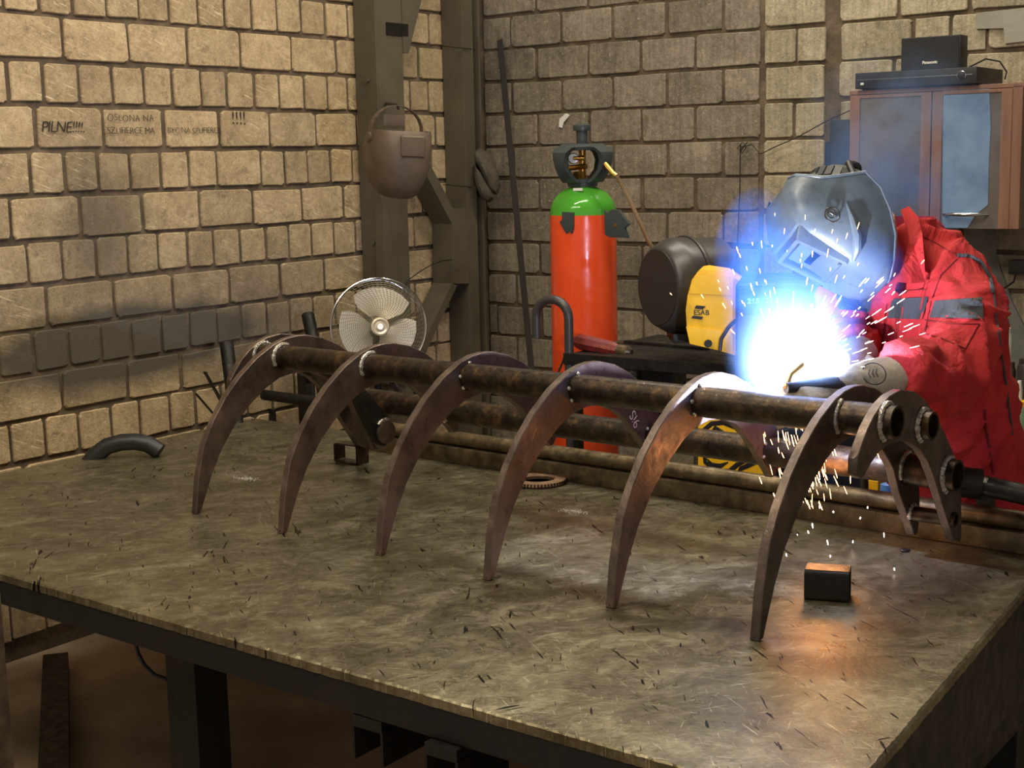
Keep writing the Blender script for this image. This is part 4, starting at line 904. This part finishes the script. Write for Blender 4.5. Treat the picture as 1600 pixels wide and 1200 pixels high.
# ================================================================== THE WELDER
TT = -FF
def remesh(mb, name, mat, parent, voxel, smooth_it=4, disp=None):
    me = bpy.data.meshes.new(name+'_raw'); me.from_pydata([tuple(v) for v in mb.v], [], mb.f)
    bm = bmesh.new(); bm.from_mesh(me); bmesh.ops.recalc_face_normals(bm, faces=bm.faces); bm.to_mesh(me); bm.free()
    o = bpy.data.objects.new(name+'_raw', me); COL.objects.link(o)
    r_ = o.modifiers.new('r', 'REMESH'); r_.mode = 'VOXEL'; r_.voxel_size = voxel
    s_ = o.modifiers.new('s', 'SMOOTH'); s_.factor = .5; s_.iterations = smooth_it
    bpy.context.view_layer.update()
    m2 = bpy.data.meshes.new_from_object(o.evaluated_get(bpy.context.evaluated_depsgraph_get())); bpy.data.objects.remove(o)
    if disp:
        nr = [v.normal.copy() for v in m2.vertices]
        for v, n_ in zip(m2.vertices, nr): v.co += n_*disp(v.co)
    root = parent
    while root.parent is not None: root = root.parent
    off = V(root['_base'])
    for v in m2.vertices: v.co -= off
    m2.name = name; m2.materials.clear(); m2.materials.append(mat)
    for p in m2.polygons: p.use_smooth = True
    q = bpy.data.objects.new(name, m2); COL.objects.link(q); q.parent = parent; return q
def bvh(o):
    off = V(o.parent['_base']) if o.parent else V((0, 0, 0))
    return BVHTree.FromPolygons([tuple(v.co+off) for v in o.data.vertices], [tuple(p.vertices) for p in o.data.polygons])
def loft(m, secs, n=20, ex=1.0):
    rs = []
    for c_, A_, B_ in secs:
        rs.append([c_+A_*math.copysign(abs(math.cos(a))**ex, math.cos(a))+B_*math.copysign(abs(math.sin(a))**ex, math.sin(a)) for a in (k*2*math.pi/n for k in range(n))])
    return m.rings(rs)
pel = at(1515, 800, 3.92)
wd = thing('person', 'person in red workwear and a grey welding helmet leaning over the table and welding', 'person', (pel.x, pel.y, 0))
sh_ax = V((.85, -.53, 0)); ch_ax = V((-.53, -.85, 0))
cv = MB()
tor = [((1412, 352), 3.66, .075, .075), ((1418, 378), 3.67, .13, .10), ((1428, 408), 3.68, .205, .115), ((1436, 450), 3.70, .235, .14), ((1442, 505), 3.72, .235, .15), ((1450, 565), 3.75, .225, .155), ((1466, 625), 3.78, .215, .155), ((1482, 690), 3.82, .215, .16), ((1500, 760), 3.87, .21, .16), ((1512, 830), 3.92, .20, .15)]
loft(cv, [(at(*p, d), sh_ax*a, ch_ax*b) for p, d, a, b in tor], 24, .9)
hipc = at(1512, 830, 3.92)
for sgn in (-1, 1):
    hp_ = hipc+sh_ax*.10*sgn; kn = V((hp_.x-.02, hp_.y+.0, .50))+ch_ax*.05; an = V((kn.x, kn.y, .10))-ch_ax*.06
    loft(cv, [(hp_+V((0, 0, .05)), sh_ax*.115, ch_ax*.13), (hp_.lerp(kn, .4), sh_ax*.105, ch_ax*.115), (kn, sh_ax*.085, ch_ax*.09), (kn.lerp(an, .5), sh_ax*.08, ch_ax*.085), (an, sh_ax*.075, ch_ax*.085)], 16)
# near (left) arm
def limb(m, pts, n=16): m.tube([at(*p[:3]) for p in pts], [p[3] for p in pts], n)
limb(cv, [(1478, 425, 3.60, .085), (1497, 455, 3.53, .092), (1505, 500, 3.46, .092), (1500, 545, 3.40, .088), (1482, 588, 3.34, .086)])
limb(cv, [(1500, 560, 3.38, .07), (1484, 590, 3.33, .082), (1460, 592, 3.28, .080), (1430, 588, 3.23, .070), (1402, 586, 3.18, .060)])
# far (right) arm
limb(cv, [(1350, 430, 3.80, .07), (1328, 470, 3.80, .08), (1315, 510, 3.74, .078), (1312, 540, 3.66, .072), (1325, 553, 3.58, .062), (1338, 556, 3.50, .052)])
limb(cv, [(1400, 405, 3.74, .085), (1365, 420, 3.79, .085), (1340, 450, 3.80, .075)])
def fold(p):
    q = V((p.x*1, p.y*1, p.z*.8)); a = noise.noise(q*7+V((3, 1, 2)))*.018; w = 1-abs(noise.noise(q*11+V((9, 4, noise.noise(q*5)*2))))*2
    f = max(0, w-.4)*.030; e = noise.noise(q*24)*.006
    # tight creases near the elbow and the waist
    cr_ = math.sin((p.z*62)+noise.noise(p*9)*6)*.0035*max(0, noise.noise(q*4+V((7, 7, 7)))+.35)
    return a+f+e+cr_
cov = remesh(cv, 'coverall', M['red'], wd, .011, 3, fold)
BT = bvh(cov)
def hitc(x, y, lift=.004):
    d = ray(x, y).normalized(); h = BT.ray_cast(CAM, d)
    if h[0] is None: h = (at(x, y, 3.5), -d)
    return h[0]-d*lift
def patch(name, quad, mat, nx=12, ny=6, lift=.005, th=.004):
    q = [V((a, b, 0)) for a, b in quad]; g = []
    for j in range(ny+1):
        for i in range(nx+1):
            s_, t_ = i/nx, j/ny; p = q[0].lerp(q[1], s_).lerp(q[3].lerp(q[2], s_), t_); g.append(hitc(p.x, p.y, lift))
    k = len(g); g += [p+(p-CAM).normalized()*th for p in g]; fs = []; N1 = nx+1
    for j in range(ny):
        for i in range(nx): a = j*N1+i; fs += [(a, a+N1, a+N1+1, a+1), (k+a, k+a+1, k+a+N1+1, k+a+N1)]
    for i in range(nx): fs += [(i, i+1, k+i+1, k+i), (ny*N1+i+1, ny*N1+i, k+ny*N1+i, k+ny*N1+i+1)]
    for j in range(ny): a = j*N1; b = a+nx; fs += [(a+N1, a, k+a, k+a+N1), (b, b+N1, k+b+N1, k+b)]
    return MB().add(g, fs).build(name, mat, cov)
patch('pocket_flap', [(1394, 467), (1450, 464), (1441, 499), (1386, 497)], M['greycloth'])
patch('pocket_flap', [(1306, 456), (1362, 462), (1359, 487), (1310, 483)], M['greycloth'])
patch('sleeve_band', [(1460, 470), (1535, 464), (1537, 498), (1452, 496)], M['greycloth'], 14, 6)
patch('storm_flap', [(1362, 468), (1386, 470), (1368, 590), (1346, 590)], M['red'], 6, 14, .008)
def seam(pts, r=.002, mat='ink', name='seam', lift=.001, n=4):
    P = []
    for a, b in zip(pts, pts[1:]):
        for k in range(n): P.append(hitc(a[0]+(b[0]-a[0])*k/n, a[1]+(b[1]-a[1])*k/n, lift))
    P.append(hitc(*pts[-1], lift)); MB().tube(P, r, 6).build(name, M[mat], cov)
seam([(1496, 399), (1515, 400), (1532, 409), (1546, 430), (1552, 458)], .0055, 'greycloth', 'shoulder_piping')
drk = M['redseam'] = plain('red_seam', srgb(110, 16, 22), .9)
seam([(1443, 370), (1470, 384), (1495, 400)], .0016, 'redseam'); seam([(1446, 500), (1490, 506), (1530, 506), (1508, 545), (1470, 528), (1440, 520)], .0016, 'redseam')
seam([(1495, 405), (1470, 430), (1455, 470), (1445, 520)], .0016, 'redseam'); seam([(1553, 460), (1560, 520), (1572, 600), (1582, 680)], .003, 'greycloth', 'side_piping')
seam([(1390, 455), (1448, 452)], .0014, 'redseam'); seam([(1385, 498), (1375, 560)], .0014, 'redseam')
seam([(1538, 640), (1540, 670), (1546, 700)], .004, 'redseam', 'pocket_zip'); seam([(1546, 705), (1552, 740)], .003, 'redseam', 'pocket_zip')
nm_o = hitc(1414, 456, .004); text_mesh('name_writing', 'J.Mun', .021, nm_o, RR*.97-FF*.2, UU+FF*.05, M['ink'], cov, .0006)
# collar
def sheet(name, pts, mat, parent, th=.006, smooth=False):
    P = [at(*p) for p in pts]; n_ = len(P); c_ = sum(P, V((0, 0, 0)))/n_+TT*.012
    vs = P+[c_]+[p-TT*th for p in P]+[c_-TT*th]; fs = []
    for k in range(n_):
        j = (k+1) % n_; fs += [(k, j, n_), (n_+1+j, n_+1+k, 2*n_+1), (j, k, n_+1+k, n_+1+j)]
    return MB().add(vs, fs).build(name, mat, parent, smooth=smooth)
cl = MB(); rsc = []
nb = at(1408, 372, 3.64); cup = (UU*.86+RR*.20-FF*.0).normalized()
for an_ in range(0):
    pass
SEC = ((-.06, .105), (-.03, .096), (.0, .084), (.050, .074), (.055, .068), (.0, .074), (-.03, .082), (-.06, .09))
for k in range(20):
    a = math.radians(150+235*k/19); rsc.append([nb+cup*h_+sh_ax*math.cos(a)*rr_+ch_ax*math.sin(a)*rr_*1.05 for h_, rr_ in SEC])
cl.rings(rsc).build('collar_stand', M['red'], cov)
sheet('collar_flap', [(1408, 328, 3.60), (1420, 322, 3.58), (1434, 338, 3.54), (1441, 365, 3.50), (1444, 400, 3.47), (1446, 441, 3.46), (1424, 443, 3.45), (1402, 440, 3.46), (1412, 412, 3.48), (1421, 380, 3.50), (1419, 350, 3.55)], M['red'], cov)
sheet('collar_flap', [(1385, 455, 3.50), (1400, 448, 3.48), (1396, 468, 3.49), (1384, 476, 3.50), (1376, 470, 3.51)], M['red'], cov)
# head and neck: one continuous skin surface
hF2 = (RR*-.45+UU*-.78+TT*.43).normalized(); hU = (RR*-.866+UU*.50); hU = (hU-hF2*hU.dot(hF2)).normalized(); hS = hU.cross(hF2).normalized()
if hS.dot(TT) < 0: hS = -hS
HO = at(1290, 373, 3.50)-hU*.03-hF2*.078
def HP(u_, s_, f_): return HO+hU*u_+hS*s_+hF2*f_
hd_ = MB()
def hball(c_, ru, rs, rf, n=16):
    rr2 = []
    for i in range(n//2+1):
        ph = math.pi*i/(n//2)*.99+.015
        rr2.append([c_+hU*(-math.cos(ph)*ru)+hS*(math.sin(ph)*math.cos(k*2*math.pi/n)*rs)+hF2*(math.sin(ph)*math.sin(k*2*math.pi/n)*rf) for k in range(n)])
    hd_.rings(rr2)
hball(HP(.03, 0, -.03), .105, .078, .098); hball(HP(-.045, 0, .01), .075, .058, .065); hball(HP(-.105, 0, .035), .022, .03, .026)
hball(HP(-.015, 0, .078), .026, .012, .022); hball(HP(-.034, 0, .086), .010, .016, .012)
for sg in (-1, 1): hball(HP(-.005, .078*sg, -.03), .032, .010, .020); hball(HP(.012, .032*sg, .060), .010, .015, .010); hball(HP(-.03, .035*sg, .045), .022, .022, .02)
hball(HP(-.066, 0, .066), .007, .024, .010); hball(HP(-.078, 0, .064), .008, .020, .010)
hd_.tube([HP(-.05, 0, -.04), at(1370, 392, 3.60), at(1400, 415, 3.65), at(1418, 450, 3.68)], [.062, .058, .062, .075], 16)
head = remesh(hd_, 'head', M['skin'], wd, .005, 3)
for sg in (-1, 1):
    MB().ball(HP(.012, .032*sg, .066), .0085, 12).build('eye', M['white'], head); MB().ball(HP(.011, .032*sg, .0722), .0038, 10).build('iris', M['ink'], head)
MB().tube([HP(-.072, x, .075-.004*abs(x)/.02) for x in (-.022, -.01, 0, .01, .022)], [.001, .0025, .003, .0025, .001], 6).build('mouth', plain('lips', srgb(150, 84, 76), .5), head)
hr = MB(); rr2 = []
for i in range(9):
    ph = math.pi*i/8*.56; rr2.append([HP(.03, 0, -.035)+hU*(math.cos(ph)*.112)+hS*(math.sin(ph)*math.cos(k*2*math.pi/24)*.085)+hF2*(math.sin(ph)*math.sin(k*2*math.pi/24)*.103) for k in range(24)])
rr2[0] = [HP(.03, 0, -.035)+hU*.1125+hS*math.cos(k*2*math.pi/24)*.002+hF2*math.sin(k*2*math.pi/24)*.002 for k in range(24)]
hr.rings(rr2).build('skull_cap', grimy('grey_green_cap', srgb(70, 78, 70), srgb(96, 104, 94), 12, .9, 0, .3), wd)
# welding helmet
hl = thing('x', '', '', (0, 0, 0)); bpy.data.objects.remove(hl)
lv = [(.158, .060, -.020, -.055, .6), (.146, .082, .002, -.060, .56), (.120, .100, .038, -.062, .52), (.092, .112, .072, -.068, .5), (.055, .120, .079, -.095, .5), (.005, .125, .082, -.138, .5), (-.045, .123, .085, -.122, .52), (-.09, .115, .087, -.085, .56), (-.13, .102, .082, -.038, .6), (-.155, .084, .074, .012, .66), (-.170, .060, .064, .045, .75), (-.175, .04, .058, .05, .8)]
HO_s = HO; OM = at(1290, 373, 3.50)
m = supershell(OM, hF2, hU, hS, lv, 34, .003)
hel = m.build('welding_helmet', M['mask'], wd)
def OP(u_, s_, f_): return OM+hU*u_+hS*s_+hF2*f_
# crown cap over the forehead opening
tp = [OP(.1715, math.copysign(abs(math.sin(a))**.55, math.sin(a))*.087, -.002+.043*abs(math.cos(a))**.55) for a in (math.pi*k/12-math.pi/2 for k in range(13))]
MB().prism([(0, 0)], (OM, hU, hS, hF2), 0, 0) if 0 else None
0 and MB().add(tp+[p-hU*.003 for p in tp], [tuple(range(13)), tuple(range(25, 12, -1))]+[(k, (k+1) % 13, 13+(k+1) % 13, 13+k) for k in range(13)]).build('crown_cap', M['mask'], hel)
# rolled rim following the open edge
rim = [OP(u_, w_*1.0, bk) for u_, w_, f_, bk, e_ in lv]; MB().tube(rim, .0035, 8).build('rim', M['mask'], hel)
rim = [OP(u_, -w_*1.0, bk) for u_, w_, f_, bk, e_ in lv]; MB().tube(rim, .0035, 8).build('rim', M['mask'], hel)
# raised window housing with inner frames and the dark lens
fax = (hF2*.98+hU*-.10).normalized(); fup = (hU+hF2*.10).normalized(); WC = OP(.008, .014, .082)
def frm(w_, h_, bar, t0, t1, name, mat):
    ou = rrect(w_, h_, .008, 3); inn = rrect(w_-2*bar, h_-2*bar, .005, 3)
    O_, A_, B_, T_ = WC, hS, fup, fax; R2 = lambda pl, tt, k=1: [O_+A_*a*k+B_*b*k+T_*tt for a, b in pl]
    MB().rings([R2(inn, t0), R2(ou, t0, 1.12), R2(ou, t1), R2(inn, t1)], closed=True).build(name, mat, hel, smooth=False)
frm(.124, .138, .010, -.03, .012, 'window_housing', M['mask']); frm(.106, .120, .008, -.01, .007, 'window_frame', M['graphite'])
MB().box(WC-fax*.004, (.092, .106, .004), (hS, fup, fax)).build('lens_cover', plain('lens_cover', srgb(96, 120, 150), .08), hel, smooth=False)
MB().box(WC-fax*.001+fup*-.012, (.055, .05, .003), (hS, fup, fax)).build('lens', M['glassdark'], hel, smooth=False)
# side ridge, emblem and ratchet
MB().tube([OP(.013, .122, -.03), OP(-.02, .125, .01), OP(-.045, .122, .040), OP(-.06, .108, .064), OP(-.068, .085, .078)], [.002, .008, .011, .011, .005], 8).build('side_ridge', M['mask'], hel)
ek = OP(.032, .1245, .022); en = (hS*.96+hF2*.25).normalized()
MB().torus(ek, en, .018, .0022, 28, 6).build('emblem_ring', M['chrome'], hel); MB().torus(ek+hU*.003, en, .010, .002, 20, 6).build('emblem_ring', M['chrome'], hel)
MB().box(ek+en*.002, (.002, .014, .002), (hS, hU, hF2)).build('emblem_bar', M['chrome'], hel)
hb = MB()
for k in range(18):
    a = math.radians(-100+200*k/17); hb.box(HP(.115*math.cos(a)+.02, .095*math.sin(a)*1.0, -.06), (.02, .004, .03), (hS*math.cos(a)-hU*math.sin(a), hU*math.cos(a)+hS*math.sin(a), hF2))
hb.build('headgear_band', M['black'], hel, smooth=False)
MB().lathe([(.022, 0), (.024, .006), (.021, .016), (.012, .018)], HP(.045, 0, -.145), -hF2, 20).build('ratchet_knob', M['black'], hel)
MB().tube([HP(.05, .10, -.05), HP(.075, .085, -.09), HP(.06, .05, -.125), HP(.045, 0, -.14)], .008, 8).build('rear_band', M['black'], hel)
MB().tube([HP(.05, -.10, -.05), HP(.075, -.085, -.09), HP(.06, -.05, -.125), HP(.045, 0, -.14)], .008, 8).build('rear_band', M['black'], hel)
# grey cap peak showing above the shell
# gloves
def hand(m, W_, D_, Pn, side, curl, sc=1.0, thumb_in=.6):
    """W_ wrist, D_ finger direction, Pn palm normal (curl side), side = direction of the thumb"""
    D_ = D_.normalized(); Pn = (Pn-D_*Pn.dot(D_)).normalized(); S2 = D_.cross(Pn).normalized()
    if S2.dot(side) < 0: S2 = -S2
    loft(m, [(W_-D_*.02*sc, S2*.030*sc, Pn*.022*sc), (W_+D_*.02*sc, S2*.036*sc, Pn*.020*sc), (W_+D_*.055*sc, S2*.044*sc, Pn*.018*sc), (W_+D_*.095*sc, S2*.043*sc, Pn*.015*sc), (W_+D_*.102*sc, S2*.040*sc, Pn*.012*sc)], 14)
    for k, (L, r_) in enumerate(((.078, .0112), (.088, .0115), (.082, .011), (.065, .0098))):
        p = W_+D_*.090*sc+S2*(.032-.021*k)*sc; a = 0; pts = [p-D_*.02*sc]; rad = [r_*sc]
        for j, fr_ in enumerate((.0, .45, .75, 1.0)):
            if j: 
                a += curl[k]*(.9, 1.0, .8)[j-1]; dd = D_*math.cos(a)+Pn*math.sin(a); p = p+dd*L*sc*(.45, .30, .25)[j-1]
            pts.append(p); rad.append(r_*sc*(1, .96, .92, .8)[j])
        m.tube(pts, rad, 10); m.ball(pts[-1], rad[-1], 10)
    t0 = W_+D_*.02*sc+S2*.034*sc; d1 = (D_*.6+S2*.7+Pn*.25).normalized(); d2 = (D_*.8+S2*.15+Pn*thumb_in).normalized()
    t1 = t0+d1*.038*sc; t2 = t1+d2*.032*sc; t3 = t2+(d2+Pn*.3).normalized()*.024*sc
    m.tube([t0-d1*.015, t0, t1, t2, t3], [.015*sc, .016*sc, .0145*sc, .0125*sc, .010*sc], 10); m.ball(t3, .010*sc, 10)
lw = at(1300, 604, 3.12); lt = at(1250, 612, 3.06); g1 = MB()
hand(g1, lw, (lt-lw), (UU*-.7+TT*-.5), UU, (.75, .8, .85, .9), 1.12)
lgv = remesh(g1, 'left_glove', M['leather'], wd, .0042, 2, lambda p: noise.noise(p*60)*.0014)
cuff = MB(); ca, cb2 = at(1404, 591, 3.19), at(1300, 606, 3.12); cd = (cb2-ca).normalized(); cx_ = cd.cross(TT).normalized(); cy_ = cd.cross(cx_)
rs = []
for t_, r_ in ((0, .052), (.03, .051), (.25, .050), (.5, .048), (.75, .044), (1.0, .038), (1.02, .035), (.9, .036), (.5, .043), (.1, .047), (0, .048)):
    rs.append([ca.lerp(cb2, t_)+(cx_*math.cos(a)+cy_*math.sin(a)*.85)*(r_+.0035*math.sin(3*a+t_*5)) for a in (k*2*math.pi/28 for k in range(28))])
cuff.rings(rs, closed=True).build('gauntlet_cuff', M['leather'], lgv)
cc = at(1358, 600, 3.10); cn = (TT*.9+UU*.4).normalized()
CB = ca.lerp(cb2, .45); sp0 = CB+cn*.0475
MB().torus(sp0, cn, .026, .0012, 36, 6).build('stamp_ring', M['ink'], lgv)
for dx in (-.010, 0, .010): MB().tube([sp0+cd*dx+cx_*.010, sp0+cd*(dx+.004)+cx_*.002, sp0+cd*dx-cx_*.008], .0011, 6).build('stamp_stroke', M['ink'], lgv)
rw = at(1340, 560, 3.46); rt = at(1302, 580, 3.36); g2 = MB()
hand(g2, rw, (rt-rw), (UU*-.9+FF*.2), TT, (.55, .6, .65, .7), 1.12)
rgv = remesh(g2, 'right_glove', M['leather_pale'], wd, .0042, 2, lambda p: noise.noise(p*60)*.0016)
ra, rb = at(1342, 556, 3.50), at(1318, 561, 3.42)
MB().tube([ra, ra.lerp(rb, .4), rb, rb+(rb-ra)*.5], [.050, .050, .044, .036], 20).build('gauntlet_cuff', M['leather_pale'], rgv)
# boots
for sgn in (-1, 1):
    b0 = V((hipc.x, hipc.y, 0))+sh_ax*.10*sgn; bo = MB()
    loft(bo, [(b0+V((0, 0, .005))+ch_ax*.06, sh_ax*.048, ch_ax*.15), (b0+V((0, 0, .03))+ch_ax*.06, sh_ax*.052, ch_ax*.155), (b0+V((0, 0, .07))+ch_ax*.045, sh_ax*.05, ch_ax*.13), (b0+V((0, 0, .11))-ch_ax*.0, sh_ax*.052, ch_ax*.075), (b0+V((0, 0, .17))-ch_ax*.01, sh_ax*.052, ch_ax*.06)], 20)
    bo.build('boot', M['black'], wd)
# ------------------------------------------------------------------ torch (held, a thing of its own)
th0, th1 = at(1290, 600, 3.08), at(1228, 606, 3.05)
tc_ = thing('welding_torch', 'black swan neck welding torch held in the near glove at the bright arc', 'welding torch', tuple(th0))
MB().tube([th0-(th1-th0)*.3, th0, th1], [.014, .016, .012], 14).build('handle', M['black'], tc_)
nz = ARC+V((.02, .0, .012))
MB().tube([th1, th1.lerp(nz, .4)+V((0, 0, .014)), nz+V((.012, 0, .016)), nz], [.007, .007, .0075, .008], 12).build('swan_neck', M['brass'], tc_)
hs_ = [th0-(th1-th0)*.3, at(1325, 615, 3.10), at(1345, 650, 3.2), at(1350, 720, 3.5), at(1352, 800, 3.8)]
MB().tube(hs_, .010, 10).build('hose', M['black'], tc_)
# ------------------------------------------------------------------ arc, sparks, smoke
arc = thing('welding_arc', 'blinding blue white welding arc on top of the main pipe', 'welding arc', tuple(ARC))
MB().ball(ARC+V((0, 0, -.012)), .011, 12).build('arc_core', glow('arc_core', (.75, .88, 1), 400), arc)
MB().ball(RW(-1.51, .35, .425), .009, 10, (1.6, 1, .5)).build('molten_pool', glow('molten_pool', (1, .75, .5), 30), arc)
rd = random.Random(11)
def sparks(name, lab, n, gen, mat):
    m = MB()
    for _ in range(n):
        p, d, L, r_ = gen(); d = d.normalized(); m.tube([p, p+d*L*.7, p+d*L], [r_*.35, r_, r_*.3], 4)
    return tag(m.build(name, mat, base=tuple(ARC), smooth=False), lab, 'sparks', None, 'stuff')
so = glow('spark_orange', (1, .46, .20), 9); sw = glow('spark_white', (1, .86, .74), 14)
def g_up():
    d = RR*rd.gauss(.02, .38)+UU*rd.uniform(.35, 1)+TT*rd.gauss(0, .3); k = rd.random()**1.1*.34+.03
    p = ARC+d.normalized()*k+RR*rd.gauss(0, .02); return p, d+UU*.3, rd.uniform(.004, .020), rd.uniform(.0006, .0013)
def g_rt():
    d = RR*rd.uniform(.35, 1)+UU*rd.uniform(.1, .9)+TT*rd.uniform(-.1, .5); k = rd.random()*.26+.04
    return ARC+d.normalized()*k, d, rd.uniform(.005, .026), rd.uniform(.0004, .0010)
def g_dn():
    o_ = RW(rd.gauss(-1.47, .05), .42, rd.uniform(.18, .36)); d = V((.35+rd.gauss(0, .12), -.1, -1)); return o_, d, rd.uniform(.008, .03), rd.uniform(.0006, .0012)
def g_tb():
    p = onZ(rd.uniform(1200, 1420), rd.uniform(820, 900), ZT)+V((0, 0, rd.uniform(.004, .12))); return p, V((rd.gauss(0, .2), 0, 1)), rd.uniform(.003, .012), rd.uniform(.001, .0018)
sparks('sparks', 'orange sparks flying up from the welding arc', 90, g_up, so)
sparks('sparks', 'pale sparks flying right from the arc towards the welder', 85, g_rt, sw)
sparks('sparks', 'shower of orange sparks falling below the main pipe under the arc', 120, g_dn, so)
sparks('sparks', 'few bright sparks hopping above the table near the right tine', 14, g_tb, sw)
def smoke(name, c_, rad, dens, col, nscale, thr, parent, axes=None, sharp=1.0):
    s = N(name); s.t.nodes.remove(s.b); v = s.n('ShaderNodeTexCoord').outputs['Object']
    ln = s.n('ShaderNodeVectorMath', operation='LENGTH'); s.l(v, ln.inputs[0])
    nz_ = s.noise(v, nscale, 4, .6, .6)
    f = s.math('SUBTRACT', 1.0, ln.outputs['Value']); f = s.math('MAXIMUM', f, 0); f = s.math('POWER', f, sharp)
    g = s.ramp(nz_, [(thr, 0.), (thr+.22, 1.)])
    vs = s.n('ShaderNodeVolumeScatter'); vs.inputs['Color'].default_value = (*col, 1); vs.inputs['Anisotropy'].default_value = .1
    va = s.n('ShaderNodeVolumeAbsorption'); va.inputs['Color'].default_value = (*col, 1); ad = s.n('ShaderNodeAddShader')
    dn = s.math('MULTIPLY', s.math('MULTIPLY', f, g), dens); s.l(dn, vs.inputs['Density']); s.l(s.math('MULTIPLY', dn, .45), va.inputs['Density'])
    s.l(vs.outputs[0], ad.inputs[0]); s.l(va.outputs[0], ad.inputs[1]); s.l(ad.outputs[0], s.out.inputs['Volume'])
    me = bpy.data.meshes.new(name); b_ = MB().ball((0, 0, 0), 1, 24); me.from_pydata([tuple(p) for p in b_.v], [], b_.f); me.materials.append(s.m)
    o = bpy.data.objects.new('smoke_puff', me); COL.objects.link(o); o.parent = parent; o.location = V(c_)-V(parent['_base']); o.scale = rad; o['kind'] = 'stuff'
    if axes: o.rotation_euler = axes
    return o
sm = thing('welding_smoke', 'blue lit welding smoke rising from the arc past the helmet', 'smoke', tuple(ARC))
blue = (.07, .24, 1.0)
smoke('smoke_glare_core', ARC+V((0, .03, .05)), (.16, .15, .20), 3.4, (.42, .66, 1), 2.5, .2, sm, None, 1.6)  # dense smoke here doubles as the white glare round the arc
smoke('smoke_plume', at(1240, 500, 3.25), (.17, .14, .24), 9, blue, 2.2, .38, sm, None, .8)
smoke('smoke_left', at(1182, 400, 3.25), (.10, .10, .16), 16, blue, 2.2, .38, sm, None, .8)
smoke('smoke_head', at(1375, 330, 3.75), (.22, .16, .24), 9, blue, 2.2, .40, sm, None, .8)
smoke('smoke_front', at(1352, 425, 3.25), (.10, .06, .11), 9, blue, 2.2, .36, sm, None, .9)
smoke('smoke_high', at(1400, 215, 3.9), (.30, .2, .26), 5, (.3, .5, 1), 2.0, .42, sm, None, .8)
